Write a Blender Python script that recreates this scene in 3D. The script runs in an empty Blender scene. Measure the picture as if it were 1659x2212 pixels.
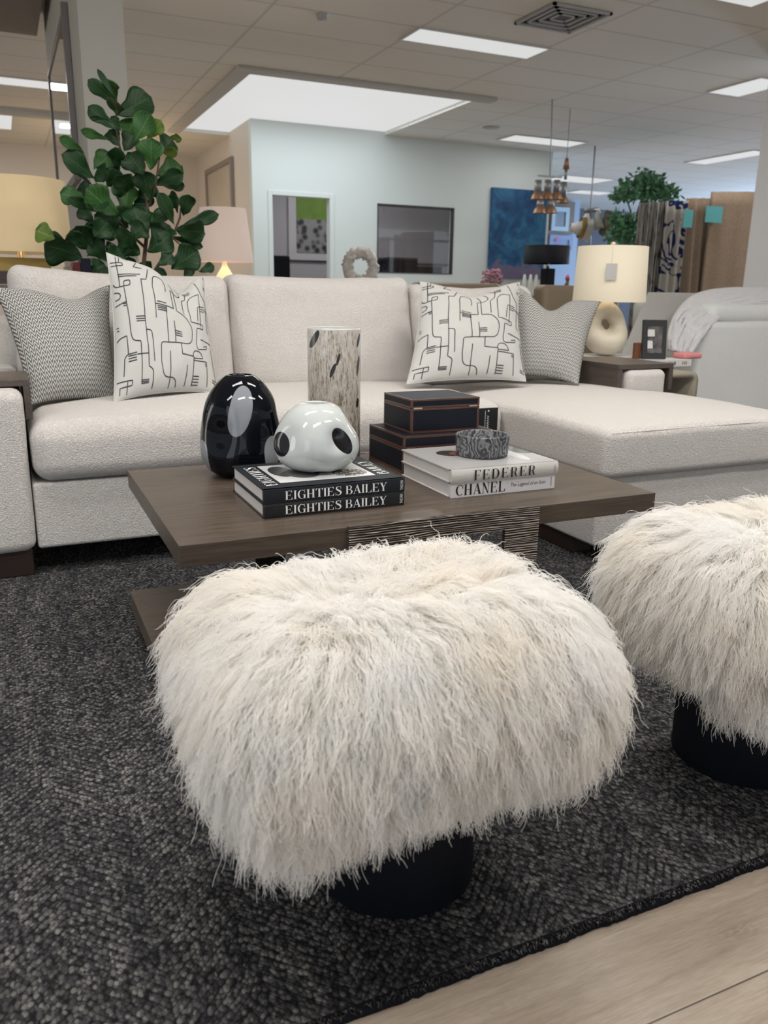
import bpy, bmesh, math, random
import numpy as np
from mathutils import Vector, Matrix, noise

random.seed(7)
rng = np.random.default_rng(11)
S = bpy.context.scene
COL = S.collection
PI = math.pi

# ------------------------------------------------------------------ camera
CAM_H, YAW, PITCH, ROLL, FPX = 0.92, -0.4298, 0.2659, 0.0146, 1758.2
IW, IH = 1659.0, 2212.0
fw = Vector((-math.sin(YAW) * math.cos(PITCH), math.cos(YAW) * math.cos(PITCH), -math.sin(PITCH)))
r0 = Vector((math.cos(YAW), math.sin(YAW), 0))
u0 = r0.cross(fw)
rt = math.cos(ROLL) * r0 + math.sin(ROLL) * u0
up = -math.sin(ROLL) * r0 + math.cos(ROLL) * u0
cam_data = bpy.data.cameras.new('camera')
cam = bpy.data.objects.new('camera', cam_data)
COL.objects.link(cam)
m = Matrix.Identity(4)
for i in range(3):
    m[i][0], m[i][1], m[i][2] = rt[i], up[i], -fw[i]
m[2][3] = CAM_H
cam.matrix_world = m
cam_data.sensor_fit = 'HORIZONTAL'
cam_data.sensor_width = 36.0
cam_data.lens = 36.0 * FPX / IW
cam_data.clip_start = 0.05
cam_data.clip_end = 100
cam_data.dof.use_dof = True
cam_data.dof.focus_distance = 1.85
cam_data.dof.aperture_fstop = cam_data.lens / 5.0      # an iris 5 mm wide
S.camera = cam

# ------------------------------------------------------------------ world, light, exposure
world = bpy.data.worlds.new('daylight')
S.world = world
world.use_nodes = True
wb = world.node_tree.nodes['Background']
wb.inputs['Color'].default_value = (0.86, 0.93, 1.0, 1)
wb.inputs['Strength'].default_value = 0.58
S.view_settings.view_transform = 'Standard'
S.view_settings.look = 'None'
S.view_settings.gamma = 1.0
S.view_settings.exposure = -0.25
S.view_settings.use_curve_mapping = False
S.cycles.max_bounces = 7
S.cycles.diffuse_bounces = 4
S.cycles.glossy_bounces = 3
S.cycles.adaptive_threshold = 0.06
S.cycles.adaptive_min_samples = 16
TROFFER_W = 36.0
TROFFERS = [(0.2, 0.3), (2.0, 0.3), (0.2, 2.2), (2.0, 2.2), (3.8, 1.2), (-1.6, 1.2)]
for (tx, ty) in TROFFERS:
    ld = bpy.data.lights.new('troffer_light', 'AREA')
    ld.shape = 'RECTANGLE'
    ld.size, ld.size_y = 1.2, 0.3
    ld.energy = TROFFER_W
    ld.color = (1.0, 0.97, 0.93)
    lo = bpy.data.objects.new('troffer_light', ld)
    lo.location = (tx, ty, 2.955)
    COL.objects.link(lo)
PANEL_E = 0.80
SKY_E = 0.80
def area(name, loc, size, energy, color, rot=(0, 0, 0)):
    ld = bpy.data.lights.new(name, 'AREA')
    ld.shape = 'RECTANGLE'
    ld.size, ld.size_y = size
    ld.energy = energy
    ld.color = color
    o = bpy.data.objects.new(name, ld)
    o.location = loc
    o.rotation_euler = rot
    COL.objects.link(o)
    return o
area('office_fill', (5.2, 12.6, 2.9), (1.2, 0.6), 22, (1.0, 0.97, 1.0))  # fill light added inside the office to brighten its interior
area('far_window', (19.5, 12.5, 1.6), (5.0, 2.2), 1900, (0.46, 0.66, 1.0), (0, math.radians(118), 0))
area('front_ceiling_fill', (2.0, -4.6, 1.3), (9.0, 2.4), 55, (0.96, 0.98, 1.0), (math.radians(118), 0, 0))  # upward-tilted fill added behind the camera to brighten the ceiling
area('left_ceiling_fill', (-7.5, 7.0, 1.5), (8.0, 2.4), 230, (1.0, 0.93, 0.84), (0, math.radians(-110), 0))  # warm fill added off to the left to lift the ceiling
for (lx_, ly_, le_) in ((3.96, 6.86, 26), (7.2, 10.30, 9), (7.24, 6.9, 22), (10.5, 10.3, 30), (0.0, 10.28, 26), (-0.4, 12.6, 26)):
    area('panel_light', (lx_, ly_, 2.985), (0.9, 0.3), le_, (1.0, 0.97, 0.92))
area('left_window', (-3.2, -0.6, 1.3), (2.6, 2.0), 34, (0.78, 0.87, 1.0), (0, math.radians(-90), math.radians(25)))
area('hall_fill', (9.5, 5.5, 2.9), (1.2, 1.2), 120, (1.0, 0.98, 0.96))  # this fill and the next are added to light the rugs and back area
area('hall_fill', (11.5, 11.5, 2.9), (1.2, 1.2), 110, (0.9, 0.95, 1.0))

# ------------------------------------------------------------------ helpers
def at(px, py, Y):
    """the point at depth Y seen at pixel (px, py) of the photograph"""
    d = fw + rt * ((px - IW / 2) / FPX) - up * ((py - IH / 2) / FPX)
    return Vector((0, 0, CAM_H)) + d * (Y / d.y)

def tag(o, label=None, cat=None, group=None, kind=None):
    if label: o['label'] = label
    if cat: o['category'] = cat
    if group: o['group'] = group
    if kind: o['kind'] = kind
    return o

def empty(name, loc, label, cat, group=None, rz=0.0):
    o = bpy.data.objects.new(name, None)
    o.empty_display_size = 0.05
    o.location = loc
    o.rotation_euler = (0, 0, rz)
    COL.objects.link(o)
    return tag(o, label, cat, group)

def link(name, me, mats, parent=None, smooth=True, loc=None):
    o = bpy.data.objects.new(name, me)
    COL.objects.link(o)
    if not isinstance(mats, (list, tuple)):
        mats = [mats]
    if not me.materials:
        for mm in mats:
            me.materials.append(mm)
    if smooth:
        me.polygons.foreach_set('use_smooth', [True] * len(me.polygons))
    if parent is not None:
        o.parent = parent
        # children are modelled in world coordinates
        pm = Matrix.Translation(parent.location) @ Matrix.Rotation(parent.rotation_euler[2], 4, 'Z')
        if parent.parent is not None:
            pm = Matrix.Identity(4)
        if parent.type == 'EMPTY':
            me.transform(pm.inverted())
    if loc is not None:
        o.location = loc
    return o

def bm_mesh(bm, name='mesh'):
    me = bpy.data.meshes.new(name)
    bm.normal_update()
    bm.to_mesh(me)
    bm.free()
    return me

def add_box(bm, x0, x1, y0, y1, z0, z1, mi=0):
    vs = [bm.verts.new(p) for p in ((x0, y0, z0), (x1, y0, z0), (x1, y1, z0), (x0, y1, z0), (x0, y0, z1), (x1, y0, z1), (x1, y1, z1), (x0, y1, z1))]
    for f in ((3, 2, 1, 0), (4, 5, 6, 7), (0, 1, 5, 4), (1, 2, 6, 5), (2, 3, 7, 6), (3, 0, 4, 7)):
        fc = bm.faces.new([vs[i] for i in f])
        fc.material_index = mi
    return vs

def boxes(name, lst, mat, parent=None, bevel=0.0, seg=2):
    bm = bmesh.new()
    for b in lst:
        add_box(bm, *b)
    if bevel > 0:
        bmesh.ops.bevel(bm, geom=bm.edges[:], offset=bevel, segments=seg, affect='EDGES', profile=0.5)
    o = link(name, bm_mesh(bm, name), mat, parent, smooth=False)
    return o

def struct(name, lst, mat, bevel=0.0):
    return tag(boxes(name, lst, mat, None, bevel), kind='structure')

def add_tube(bm, pts, rad, n=8, mi=0, cap=True):
    rings = []
    pts = [Vector(p) for p in pts]
    rads = rad if isinstance(rad, (list, tuple)) else [rad] * len(pts)
    prev = None
    for i, p in enumerate(pts):
        t = (pts[min(i + 1, len(pts) - 1)] - pts[max(i - 1, 0)]).normalized()
        a = Vector((0, 0, 1)) if abs(t.z) < 0.9 else Vector((1, 0, 0))
        if prev is not None:
            s = (prev - t * prev.dot(t)).normalized()
        else:
            s = a.cross(t).normalized()
        prev = s
        b = t.cross(s)
        rings.append([bm.verts.new(p + (s * math.cos(2 * PI * k / n) + b * math.sin(2 * PI * k / n)) * rads[i]) for k in range(n)])
    for i in range(len(rings) - 1):
        for k in range(n):
            f = bm.faces.new((rings[i][k], rings[i][(k + 1) % n], rings[i + 1][(k + 1) % n], rings[i + 1][k]))
            f.material_index = mi
    if cap:
        bm.faces.new(rings[0][::-1]).material_index = mi
        bm.faces.new(rings[-1]).material_index = mi

def lathe(bm, prof, c=(0, 0, 0), n=48, deform=None, mi=0):
    """prof: list of (r, z); closed where r == 0"""
    rings = []
    for (r, z) in prof:
        if r < 1e-6:
            p = Vector((0, 0, z))
            if deform: p = deform(p)
            rings.append([bm.verts.new(p + Vector(c))])
        else:
            ring = []
            for k in range(n):
                a = 2 * PI * k / n
                p = Vector((r * math.cos(a), r * math.sin(a), z))
                if deform: p = deform(p)
                ring.append(bm.verts.new(p + Vector(c)))
            rings.append(ring)
    for i in range(len(rings) - 1):
        A, B = rings[i], rings[i + 1]
        for k in range(n):
            if len(A) == 1 and len(B) == 1:
                continue
            if len(A) == 1:
                f = bm.faces.new((A[0], B[k], B[(k + 1) % n]))
            elif len(B) == 1:
                f = bm.faces.new((A[k], A[(k + 1) % n], B[0]))
            else:
                f = bm.faces.new((A[k], A[(k + 1) % n], B[(k + 1) % n], B[k]))
            f.material_index = mi

def lathe_obj(name, prof, c, mat, parent=None, n=48, deform=None):
    bm = bmesh.new()
    lathe(bm, prof, c, n, deform)
    bmesh.ops.recalc_face_normals(bm, faces=bm.faces[:])
    return link(name, bm_mesh(bm, name), mat, parent)

def ticks(half, r, nmid, narc=5):
    """positions of a rounded profile: returns list of (inner coordinate, cube parameter in [-1,1])"""
    out = []
    core = max(half - r, 1e-4)
    for k in range(narc):
        out.append((-1 - 0.0) * core - r * math.tan((narc - k) / narc * PI / 4))
    for k in range(nmid + 1):
        out.append(-core + 2 * core * k / nmid)
    for k in range(1, narc + 1):
        out.append(core + r * math.tan(k / narc * PI / 4))
    return out

def rounded(x0, x1, y0, y1, z0, z1, r, nm=(10, 10, 4), deform=None, narc=5):
    """a box with round edges, every side gridded so that it can be deformed"""
    c = Vector(((x0 + x1) / 2, (y0 + y1) / 2, (z0 + z1) / 2))
    h = Vector(((x1 - x0) / 2, (y1 - y0) / 2, (z1 - z0) / 2))
    r = min(r, h.x * 0.999, h.y * 0.999, h.z * 0.999)
    T = [ticks(h[i], r, nm[i], narc) for i in range(3)]
    bm = bmesh.new()
    cache = {}
    def V(i, j, k):
        key = (i, j, k)
        if key not in cache:
            p = Vector((T[0][i], T[1][j], T[2][k]))
            q = Vector([max(-(h[a] - r), min(h[a] - r, p[a])) for a in range(3)])
            d = p - q
            if d.length > 1e-9:
                p = q + d.normalized() * r
            u = Vector([p[a] / h[a] for a in range(3)])
            p = p + c
            if deform:
                p = deform(p, u)
            cache[key] = bm.verts.new(p)
        return cache[key]
    n = [len(t) - 1 for t in T]
    for (a, b, w) in ((0, 1, 2), (1, 2, 0), (2, 0, 1)):
        for side in (0, n[w]):
            for i in range(n[a]):
                for j in range(n[b]):
                    idx = []
                    for (di, dj) in ((0, 0), (1, 0), (1, 1), (0, 1)):
                        k = [0, 0, 0]
                        k[a], k[b], k[w] = i + di, j + dj, side
                        idx.append(V(*k))
                    if side == 0:
                        idx = idx[::-1]
                    bm.faces.new(idx)
    return bm

def lump(p, amp, sc, seed=0.0):
    return amp * noise.noise(Vector((p.x * sc + seed, p.y * sc + seed * 1.7, p.z * sc)))

# ------------------------------------------------------------------ material helper
class N:
    def __init__(self, name):
        self.m = bpy.data.materials.new(name)
        self.m.use_nodes = True
        self.t = self.m.node_tree
        self.b = self.t.nodes['Principled BSDF']
        self.out = self.t.nodes['Material Output']
    def n(self, typ, **kw):
        nd = self.t.nodes.new(typ)
        for k, v in kw.items():
            if k in nd.inputs and not hasattr(type(nd), k):
                self.s(nd.inputs[k], v)
            elif hasattr(nd, k):
                setattr(nd, k, v)
            else:
                self.s(nd.inputs[k], v)
        return nd
    def s(self, sock, v):
        if isinstance(v, bpy.types.NodeSocket):
            self.t.links.new(v, sock)
        elif isinstance(v, bpy.types.Node):
            self.t.links.new(v.outputs[0], sock)
        else:
            if isinstance(v, (list, tuple)) and len(v) == 3 and sock.type == 'RGBA':
                v = (*v, 1)
            sock.default_value = v
    def math(self, op, a, b=None, c=None, clamp=False):
        nd = self.t.nodes.new('ShaderNodeMath')
        nd.operation = op
        nd.use_clamp = clamp
        for i, v in enumerate((a, b, c)):
            if v is not None:
                self.s(nd.inputs[i], v)
        return nd.outputs[0]
    def mix(self, fac, a, b, blend='MIX'):
        nd = self.t.nodes.new('ShaderNodeMix')
        nd.data_type = 'RGBA'
        nd.blend_type = blend
        self.s(nd.inputs[0], fac)
        self.s(nd.inputs[6], a if not (isinstance(a, tuple) and len(a) == 3) else (*a, 1))
        self.s(nd.inputs[7], b if not (isinstance(b, tuple) and len(b) == 3) else (*b, 1))
        return nd.outputs[2]
    def ramp(self, fac, stops, interp='LINEAR'):
        nd = self.t.nodes.new('ShaderNodeValToRGB')
        nd.color_ramp.interpolation = interp
        cr = nd.color_ramp
        while len(cr.elements) < len(stops):
            cr.elements.new(0.5)
        for e, (p, c) in zip(cr.elements, stops):
            e.position = p
            e.color = (*c, 1) if len(c) == 3 else c
        self.s(nd.inputs[0], fac)
        return nd.outputs[0]
    def coord(self, kind='Object', scale=None, loc=None):
        tc = self.t.nodes.new('ShaderNodeTexCoord').outputs[kind]
        if scale is None and loc is None:
            return tc
        mp = self.t.nodes.new('ShaderNodeMapping')
        self.t.links.new(tc, mp.inputs[0])
        if scale: mp.inputs['Scale'].default_value = scale
        if loc: mp.inputs['Location'].default_value = loc
        return mp.outputs[0]
    def world(self, scale=None):
        tc = self.t.nodes.new('ShaderNodeNewGeometry').outputs['Position']
        if scale is None:
            return tc
        mp = self.t.nodes.new('ShaderNodeMapping')
        self.t.links.new(tc, mp.inputs[0])
        mp.inputs['Scale'].default_value = scale
        return mp.outputs[0]
    def xyz(self, v):
        nd = self.t.nodes.new('ShaderNodeSeparateXYZ')
        self.s(nd.inputs[0], v)
        return nd.outputs
    def noise(self, vec, scale, detail=3.0, rough=0.5, dist=0.0):
        return self.n('ShaderNodeTexNoise', Vector=vec, Scale=scale, Detail=detail, Roughness=rough, Distortion=dist).outputs[0]
    def bump(self, h, strength=0.5, dist=0.01, normal=None):
        nd = self.t.nodes.new('ShaderNodeBump')
        nd.inputs['Strength'].default_value = strength
        nd.inputs['Distance'].default_value = dist
        self.s(nd.inputs['Height'], h)
        if normal is not None: self.s(nd.inputs['Normal'], normal)
        self.t.links.new(nd.outputs[0], self.b.inputs['Normal'])
        return nd.outputs[0]
    def set(self, **kw):
        names = {'color': 'Base Color', 'rough': 'Roughness', 'metal': 'Metallic', 'coat': 'Coat Weight', 'coat_rough': 'Coat Roughness',
                 'spec': 'Specular IOR Level', 'sheen': 'Sheen Weight', 'trans': 'Transmission Weight', 'ecol': 'Emission Color', 'estr': 'Emission Strength', 'alpha': 'Alpha', 'ior': 'IOR'}
        for k, v in kw.items():
            self.s(self.b.inputs[names[k]], v)
        return self

def flat(name, color, rough=0.6, metal=0.0, var=0.06, scale=8.0, **kw):
    """a plain surface with a slight procedural mottling"""
    k = N(name)
    nz = k.noise(k.coord('Object'), scale, 4)
    a = tuple(c * (1 - var) for c in color)
    b = tuple(min(1, c * (1 + var)) for c in color)
    k.set(color=k.mix(nz, a, b), rough=rough, metal=metal, **kw)
    return k.m

def emit(name, color, strength):
    k = N(name)
    k.set(color=(0.02, 0.02, 0.02), ecol=color, estr=strength, rough=0.6)
    return k.m

M = {}
def boucle(name, color):
    k = N(name)
    p = k.world()
    w = k.noise(p, 125, 3, 0.6, 2.0)
    v = k.n('ShaderNodeTexVoronoi', Vector=p, Scale=210.0, feature='SMOOTH_F1').outputs[0]
    h = k.math('ADD', k.math('MULTIPLY', w, 1.0), k.math('MULTIPLY', v, -0.45))
    k.bump(h, 0.9, 0.006)
    big = k.noise(p, 60, 3, 0.7)
    k.set(color=k.mix(big, tuple(c * 0.94 for c in color), tuple(min(1, c * 1.05) for c in color)), rough=0.95, spec=0.15, sheen=0.25)
    return k.m
M['boucle'] = boucle('boucle_fabric', (0.69, 0.65, 0.61))

def herringbone(name, dark, light, nu=20.0, nv=27.0):
    k = N(name)
    uv = k.xyz(k.coord('UV'))
    tri = k.math('PINGPONG', k.math('MULTIPLY', uv[0], nu), 0.5)
    v = k.math('FRACT', k.math('ADD', k.math('MULTIPLY', uv[1], nv), k.math('MULTIPLY', tri, 2.6)))
    f = k.ramp(v, [(0.0, (0, 0, 0)), (0.44, (0, 0, 0)), (0.54, (1, 1, 1)), (0.92, (1, 1, 1)), (1.0, (0, 0, 0))])
    fine = k.noise(k.coord('UV'), 300, 2)
    c = k.mix(f, dark, light)
    c = k.mix(k.math('MULTIPLY', fine, 0.25), c, (0.25, 0.25, 0.24))
    k.set(color=c, rough=0.9, spec=0.2)
    k.bump(k.math('ADD', f, k.math('MULTIPLY', fine, 0.6)), 0.35, 0.002)
    return k.m
M['herring'] = herringbone('herringbone_weave', (0.085, 0.082, 0.075), (0.60, 0.59, 0.555))

def linen(name, color):
    k = N(name)
    p = k.coord('Object')
    w = k.noise(p, 700, 2)
    big = k.noise(p, 35, 4)
    k.set(color=k.mix(big, tuple(c * 0.93 for c in color), color), rough=0.9, spec=0.2)
    k.bump(w, 0.35, 0.002)
    return k.m
M['linen'] = linen('natural_linen', (0.54, 0.53, 0.50))
M['ink'] = flat('black_embroidery_thread', (0.02, 0.02, 0.03), 0.8)

def wood(name, dark, light, rough=0.42, axis=0, scale=1.0):
    k = N(name)
    sc = [22.0, 22.0, 22.0]
    sc[axis] = 1.6
    p = k.world(tuple(s * scale for s in sc))
    g = k.noise(p, 3.2, 6, 0.62, 0.5)
    sc2 = [120.0, 120.0, 120.0]
    sc2[axis] = 5.0
    g2 = k.noise(k.world(tuple(s * scale for s in sc2)), 2.2, 3, 0.6)
    f = k.math('ADD', k.math('MULTIPLY', g, 0.6), k.math('MULTIPLY', g2, 0.4))
    k.set(color=k.ramp(f, [(0.3, dark), (0.5, tuple((a + b) / 2 for a, b in zip(dark, light))), (0.68, light)]), rough=rough, spec=0.45)
    k.bump(g2, 0.12, 0.001)
    return k.m
M['table'] = wood('dark_stained_oak', (0.046, 0.034, 0.025), (0.118, 0.090, 0.067), 0.38)
M['foot'] = wood('espresso_wood', (0.018, 0.010, 0.008), (0.040, 0.022, 0.017), 0.4)
M['tray'] = wood('walnut_tray_wood', (0.055, 0.042, 0.036), (0.105, 0.082, 0.070), 0.42, axis=1)

def ridged(name):
    k = N(name)
    p = k.world()
    x = k.xyz(p)
    wob = k.noise(k.world((2.6, 2.6, 26.0)), 2.0, 3, 0.5)
    h = k.math('ADD', k.math('MULTIPLY', x[2], 175.0), k.math('MULTIPLY', wob, 2.6))
    s = k.math('PINGPONG', h, 0.5)
    s = k.math('MULTIPLY', s, 2.0)
    sp = k.math('POWER', s, 0.6)
    k.set(color=k.ramp(sp, [(0.0, (0.030, 0.024, 0.020)), (0.45, (0.10, 0.083, 0.068)), (1.0, (0.235, 0.195, 0.16))]), rough=0.36, metal=0.5)
    k.bump(sp, 0.9, 0.006)
    return k.m
M['ridged'] = ridged('bronze_ridged_cladding')

def rugmat():
    k = N('chunky_herringbone_wool')
    p = k.world()
    o = k.xyz(p)
    warp = k.noise(p, 22, 2, 0.5)
    x = k.math('ADD', o[0], k.math('MULTIPLY', k.math('SUBTRACT', warp, 0.5), 0.010))
    y = o[1]
    band = 0.115
    tri = k.math('PINGPONG', x, band)
    c45 = 0.7071
    # rows run at 45 degrees and turn at every band edge
    row = k.math('MULTIPLY', k.math('ADD', y, tri), c45 / 0.0135)
    along = k.math('MULTIPLY', k.math('SUBTRACT', y, tri), c45 / 0.0082)
    par = k.math('FRACT', k.math('MULTIPLY', k.math('FLOOR', row), 0.5))
    along = k.math('ADD', along, par)
    sr = k.math('SINE', k.math('MULTIPLY', k.math('FRACT', row), PI))
    sa = k.math('SINE', k.math('MULTIPLY', k.math('FRACT', along), PI))
    warped = k.n('ShaderNodeVectorMath', operation='MULTIPLY')
    k.s(warped.inputs[0], p); warped.inputs[1].default_value = (1.0, 0.78, 1.0)
    vor = k.n('ShaderNodeTexVoronoi', Vector=warped.outputs[0], Scale=148.0, feature='F1', Randomness=0.85)
    knot2 = k.math('SUBTRACT', 1.0, k.math('MULTIPLY', vor.outputs[0], 1.25), None, True)
    groove = k.math('POWER', sr, 0.42)
    sel = k.ramp(k.noise(p, 1.1, 2, 0.5), [(0.36, (0.15, 0.15, 0.15)), (0.52, (1, 1, 1))])
    g2 = k.mix(sel, (1, 1, 1), groove)
    fuzz = k.noise(p, 420, 2, 0.6)
    h = k.math('MULTIPLY', k.math('ADD', knot2, k.math('MULTIPLY', fuzz, 0.22)), g2)
    wn = k.xyz(vor.outputs[1])[0]
    streak = k.noise(k.world((10.0, 1.3, 1.0)), 2.4, 5, 0.65)
    patch = k.noise(p, 14, 4, 0.7)
    t = k.math('ADD', k.math('MULTIPLY', wn, 0.34), k.math('ADD', k.math('MULTIPLY', streak, 0.44), k.math('MULTIPLY', patch, 0.26)))
    yarn = k.ramp(t, [(0.28, (0.022, 0.022, 0.025)), (0.46, (0.060, 0.059, 0.062)), (0.60, (0.115, 0.112, 0.110)), (0.78, (0.25, 0.238, 0.226))])
    f = k.ramp(h, [(0.06, (0.0, 0.0, 0.0)), (0.52, (1, 1, 1))])
    k.set(color=k.mix(f, (0.012, 0.012, 0.014), yarn), rough=1.0, spec=0.05)
    k.bump(h, 0.8, 0.005)
    return k.m
M['rug'] = rugmat()
M['rug_edge'] = flat('black_rug_binding', (0.010, 0.010, 0.012), 0.95, spec=0.05)

def floormat():
    k = N('pale_oak_planks')
    p = k.world()
    o = k.xyz(p)
    W = 0.235
    yy = k.math('DIVIDE', k.math('SUBTRACT', o[1], 0.633), W)
    idx = k.math('FLOOR', yy)
    fr = k.math('FRACT', yy)
    wn = k.n('ShaderNodeTexWhiteNoise', noise_dimensions='1D')
    k.s(wn.inputs['W'], idx)
    off = k.math('MULTIPLY', wn.outputs[0], 7.3)
    cb = k.n('ShaderNodeCombineXYZ')
    k.s(cb.inputs[0], k.math('ADD', o[0], off)); k.s(cb.inputs[1], k.math('MULTIPLY', o[1], 13.0)); k.s(cb.inputs[2], idx)
    grain = k.noise(cb.outputs[0], 3.0, 6, 0.65, 0.6)
    cb2 = k.n('ShaderNodeCombineXYZ')
    k.s(cb2.inputs[0], k.math('MULTIPLY', k.math('ADD', o[0], off), 14.0)); k.s(cb2.inputs[1], k.math('MULTIPLY', o[1], 160.0))
    fine = k.noise(cb2.outputs[0], 2.0, 3, 0.6)
    col = k.ramp(k.math('ADD', k.math('MULTIPLY', grain, 0.65), k.math('MULTIPLY', fine, 0.35)), [(0.30, (0.215, 0.168, 0.125)), (0.48, (0.31, 0.25, 0.195)), (0.66, (0.395, 0.33, 0.265))])
    # two knots with growth rings
    for (kx, ky, amp) in ((0.925, 0.708, 1.0), (0.515, 0.735, 0.35)):
        dx = k.math('MULTIPLY', k.math('SUBTRACT', o[0], kx), 0.42)
        dy = k.math('SUBTRACT', o[1], ky)
        d = k.math('SQRT', k.math('ADD', k.math('POWER', k.math('ABSOLUTE', dx), 2.0), k.math('POWER', k.math('ABSOLUTE', dy), 2.0)))
        d2 = k.math('ADD', d, k.math('MULTIPLY', k.math('SUBTRACT', grain, 0.5), 0.05))
        ring = k.math('SINE', k.math('MULTIPLY', d2, 900.0))
        near = k.ramp(d, [(0.0, (1, 1, 1)), (0.006, (0.8, 0.8, 0.8)), (0.012, (0.35, 0.35, 0.35)), (0.030, (0, 0, 0))])
        f = k.math('MULTIPLY', k.math('MULTIPLY', k.math('ADD', k.math('MULTIPLY', ring, 0.5), 0.5), near), 0.55 * amp)
        col = k.mix(f, col, (0.17, 0.12, 0.08))
    seam = k.math('LESS_THAN', fr, 0.010)
    # butt joints
    jx = k.math('FRACT', k.math('DIVIDE', k.math('ADD', o[0], k.math('MULTIPLY', wn.outputs[0], 11.0)), 1.5))
    seam = k.math('MAXIMUM', seam, k.math('LESS_THAN', jx, 0.0016))
    col = k.mix(seam, col, (0.05, 0.04, 0.03))
    k.set(color=col, rough=0.42, spec=0.4)
    k.bump(k.math('SUBTRACT', fine, seam), 0.10, 0.002)
    return k.m
M['floor'] = floormat()

def ceilmat():
    k = N('ceiling_tiles')
    p = k.world()
    o = k.xyz(p)
    fx = k.math('FRACT', k.math('DIVIDE', k.math('SUBTRACT', o[0], 3.32), 1.25))
    fy = k.math('FRACT', k.math('DIVIDE', k.math('SUBTRACT', o[1], 6.68), 0.625))
    lx = k.math('LESS_THAN', fx, 0.022)
    ly = k.math('LESS_THAN', fy, 0.044)
    ln = k.math('MAXIMUM', lx, ly)
    sp = k.noise(p, 70, 3, 0.7)
    c = k.mix(sp, (0.70, 0.68, 0.625), (0.81, 0.785, 0.725))
    c = k.mix(k.math('MULTIPLY', ln, 0.5), c, (0.46, 0.45, 0.42))
    k.set(color=c, rough=0.9, spec=0.1)
    k.bump(k.math('SUBTRACT', k.math('MULTIPLY', sp, 0.3), ln), 0.3, 0.004)
    return k.m
M['ceil'] = ceilmat()

def paint(name, color):
    k = N(name)
    nz = k.noise(k.world(), 40, 4)
    k.set(color=k.mix(nz, tuple(c * 0.97 for c in color), color), rough=0.7, spec=0.3)
    k.bump(k.noise(k.world(), 300, 2), 0.08, 0.001)
    return k.m
M['wall'] = paint('white_wall_paint', (0.66, 0.715, 0.71))
M['warmwall'] = paint('warm_white_paint', (0.66, 0.61, 0.55))
M['officewall'] = paint('grey_office_paint', (0.50, 0.49, 0.52))
M['greywall'] = paint('charcoal_paint', (0.09, 0.09, 0.10))
M['column'] = paint('column_paint', (0.43, 0.42, 0.38))
M['colwhite'] = paint('white_column_paint', (0.82, 0.82, 0.82))
M['trimgrey'] = paint('grey_trim_paint', (0.52, 0.51, 0.48))
M['bulk'] = paint('bulkhead_paint', (0.26, 0.23, 0.21))

# ------------------------------------------------------------------ room shell
FZ = -0.012
struct('floor', [(-9, 24, -5, 20, -0.1, FZ)], M['floor'])
CZ = 3.0
SKX0, SKX1, SKY0, SKY1 = 2.45, 5.06, 8.68, 12.30
struct('ceiling', [(-9, SKX0, -5, 20, CZ, CZ + 0.03), (SKX1, 24, -5, 20, CZ, CZ + 0.03), (SKX0, SKX1, -5, SKY0, CZ, CZ + 0.03), (SKX0, SKX1, SKY1, 20, CZ, CZ + 0.03)], M['ceil'])
# skylight well
struct('trim_1', [(SKX0 - 0.16, SKX1 + 0.16, SKY0 - 0.16, SKY0, CZ - 0.035, CZ - 0.001), (SKX0 - 0.16, SKX0, SKY0, SKY1, CZ - 0.035, CZ - 0.001)], M['trimgrey'], 0.006)
sk = emit('skylight_diffuser', (1.0, 1.0, 0.99), SKY_E)
WT = 3.045
sw = struct('trim_2', [(SKX0 - 0.03, SKX0, SKY0, SKY1, CZ + 0.03, WT), (SKX1, SKX1 + 0.03, SKY0, SKY1, CZ + 0.03, WT), (SKX0, SKX1, SKY0 - 0.03, SKY0, CZ + 0.03, WT), (SKX0, SKX1, SKY1, SKY1 + 0.03, CZ + 0.03, WT)], M['wall'])
sky = struct('window_1', [(SKX0, SKX1, SKY0, SKY1, WT, WT + 0.03)], sk)
area('skylight_daylight', ((SKX0 + SKX1) / 2, 9.75, WT - 0.015), (2.5, 1.9), 52, (0.88, 0.97, 1.0))

BX0, BX1, BY = 3.15, 7.87, 11.2       # the white office block
DX0, DX1, DZ = 3.42, 4.24, 2.13
WX0, WX1, WZ0, WZ1 = 4.96, 6.20, 1.165, 2.105
TH = 0.12
struct('wall_front', [(BX0, DX0, BY, BY + TH, FZ, CZ), (DX0, DX1, BY, BY + TH, DZ, CZ), (DX1, WX0, BY, BY + TH, FZ, CZ),
                      (WX0, WX1, BY, BY + TH, FZ, WZ0), (WX0, WX1, BY, BY + TH, WZ1, CZ), (WX1, BX1, BY, BY + TH, FZ, CZ),
                      (BX0, SKX1, BY, BY + TH, CZ, WT)], M['wall'])
struct('wall_side', [(BX0, BX0 + TH, BY + TH, 14.6, FZ, CZ), (BX0, BX0 + TH, BY + TH, SKY1, CZ, WT)], M['warmwall'])
struct('wall_right', [(BX1 - TH, BX1, BY + TH, 14.6, FZ, CZ)], M['wall'])
struct('wall_office', [(BX0 + TH, BX1 - TH, 13.9, 14.0, FZ, CZ)], M['officewall'])
struct('wall_back', [(-9, BX0 + TH, 14.6, 14.7, FZ, CZ)], M['warmwall'])
struct('wall_far', [(BX1 - TH, 24, 18.0, 18.1, FZ, CZ)], M['greywall'])
struct('trim_3', [(DX0 - 0.06, DX0, BY - 0.015, BY, FZ, DZ + 0.06), (DX1, DX1 + 0.06, BY - 0.015, BY, FZ, DZ + 0.06), (DX0, DX1, BY - 0.015, BY, DZ, DZ + 0.06)], M['wall'], 0.004)
darkframe = flat('dark_window_frame', (0.03, 0.03, 0.035), 0.5)
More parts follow.
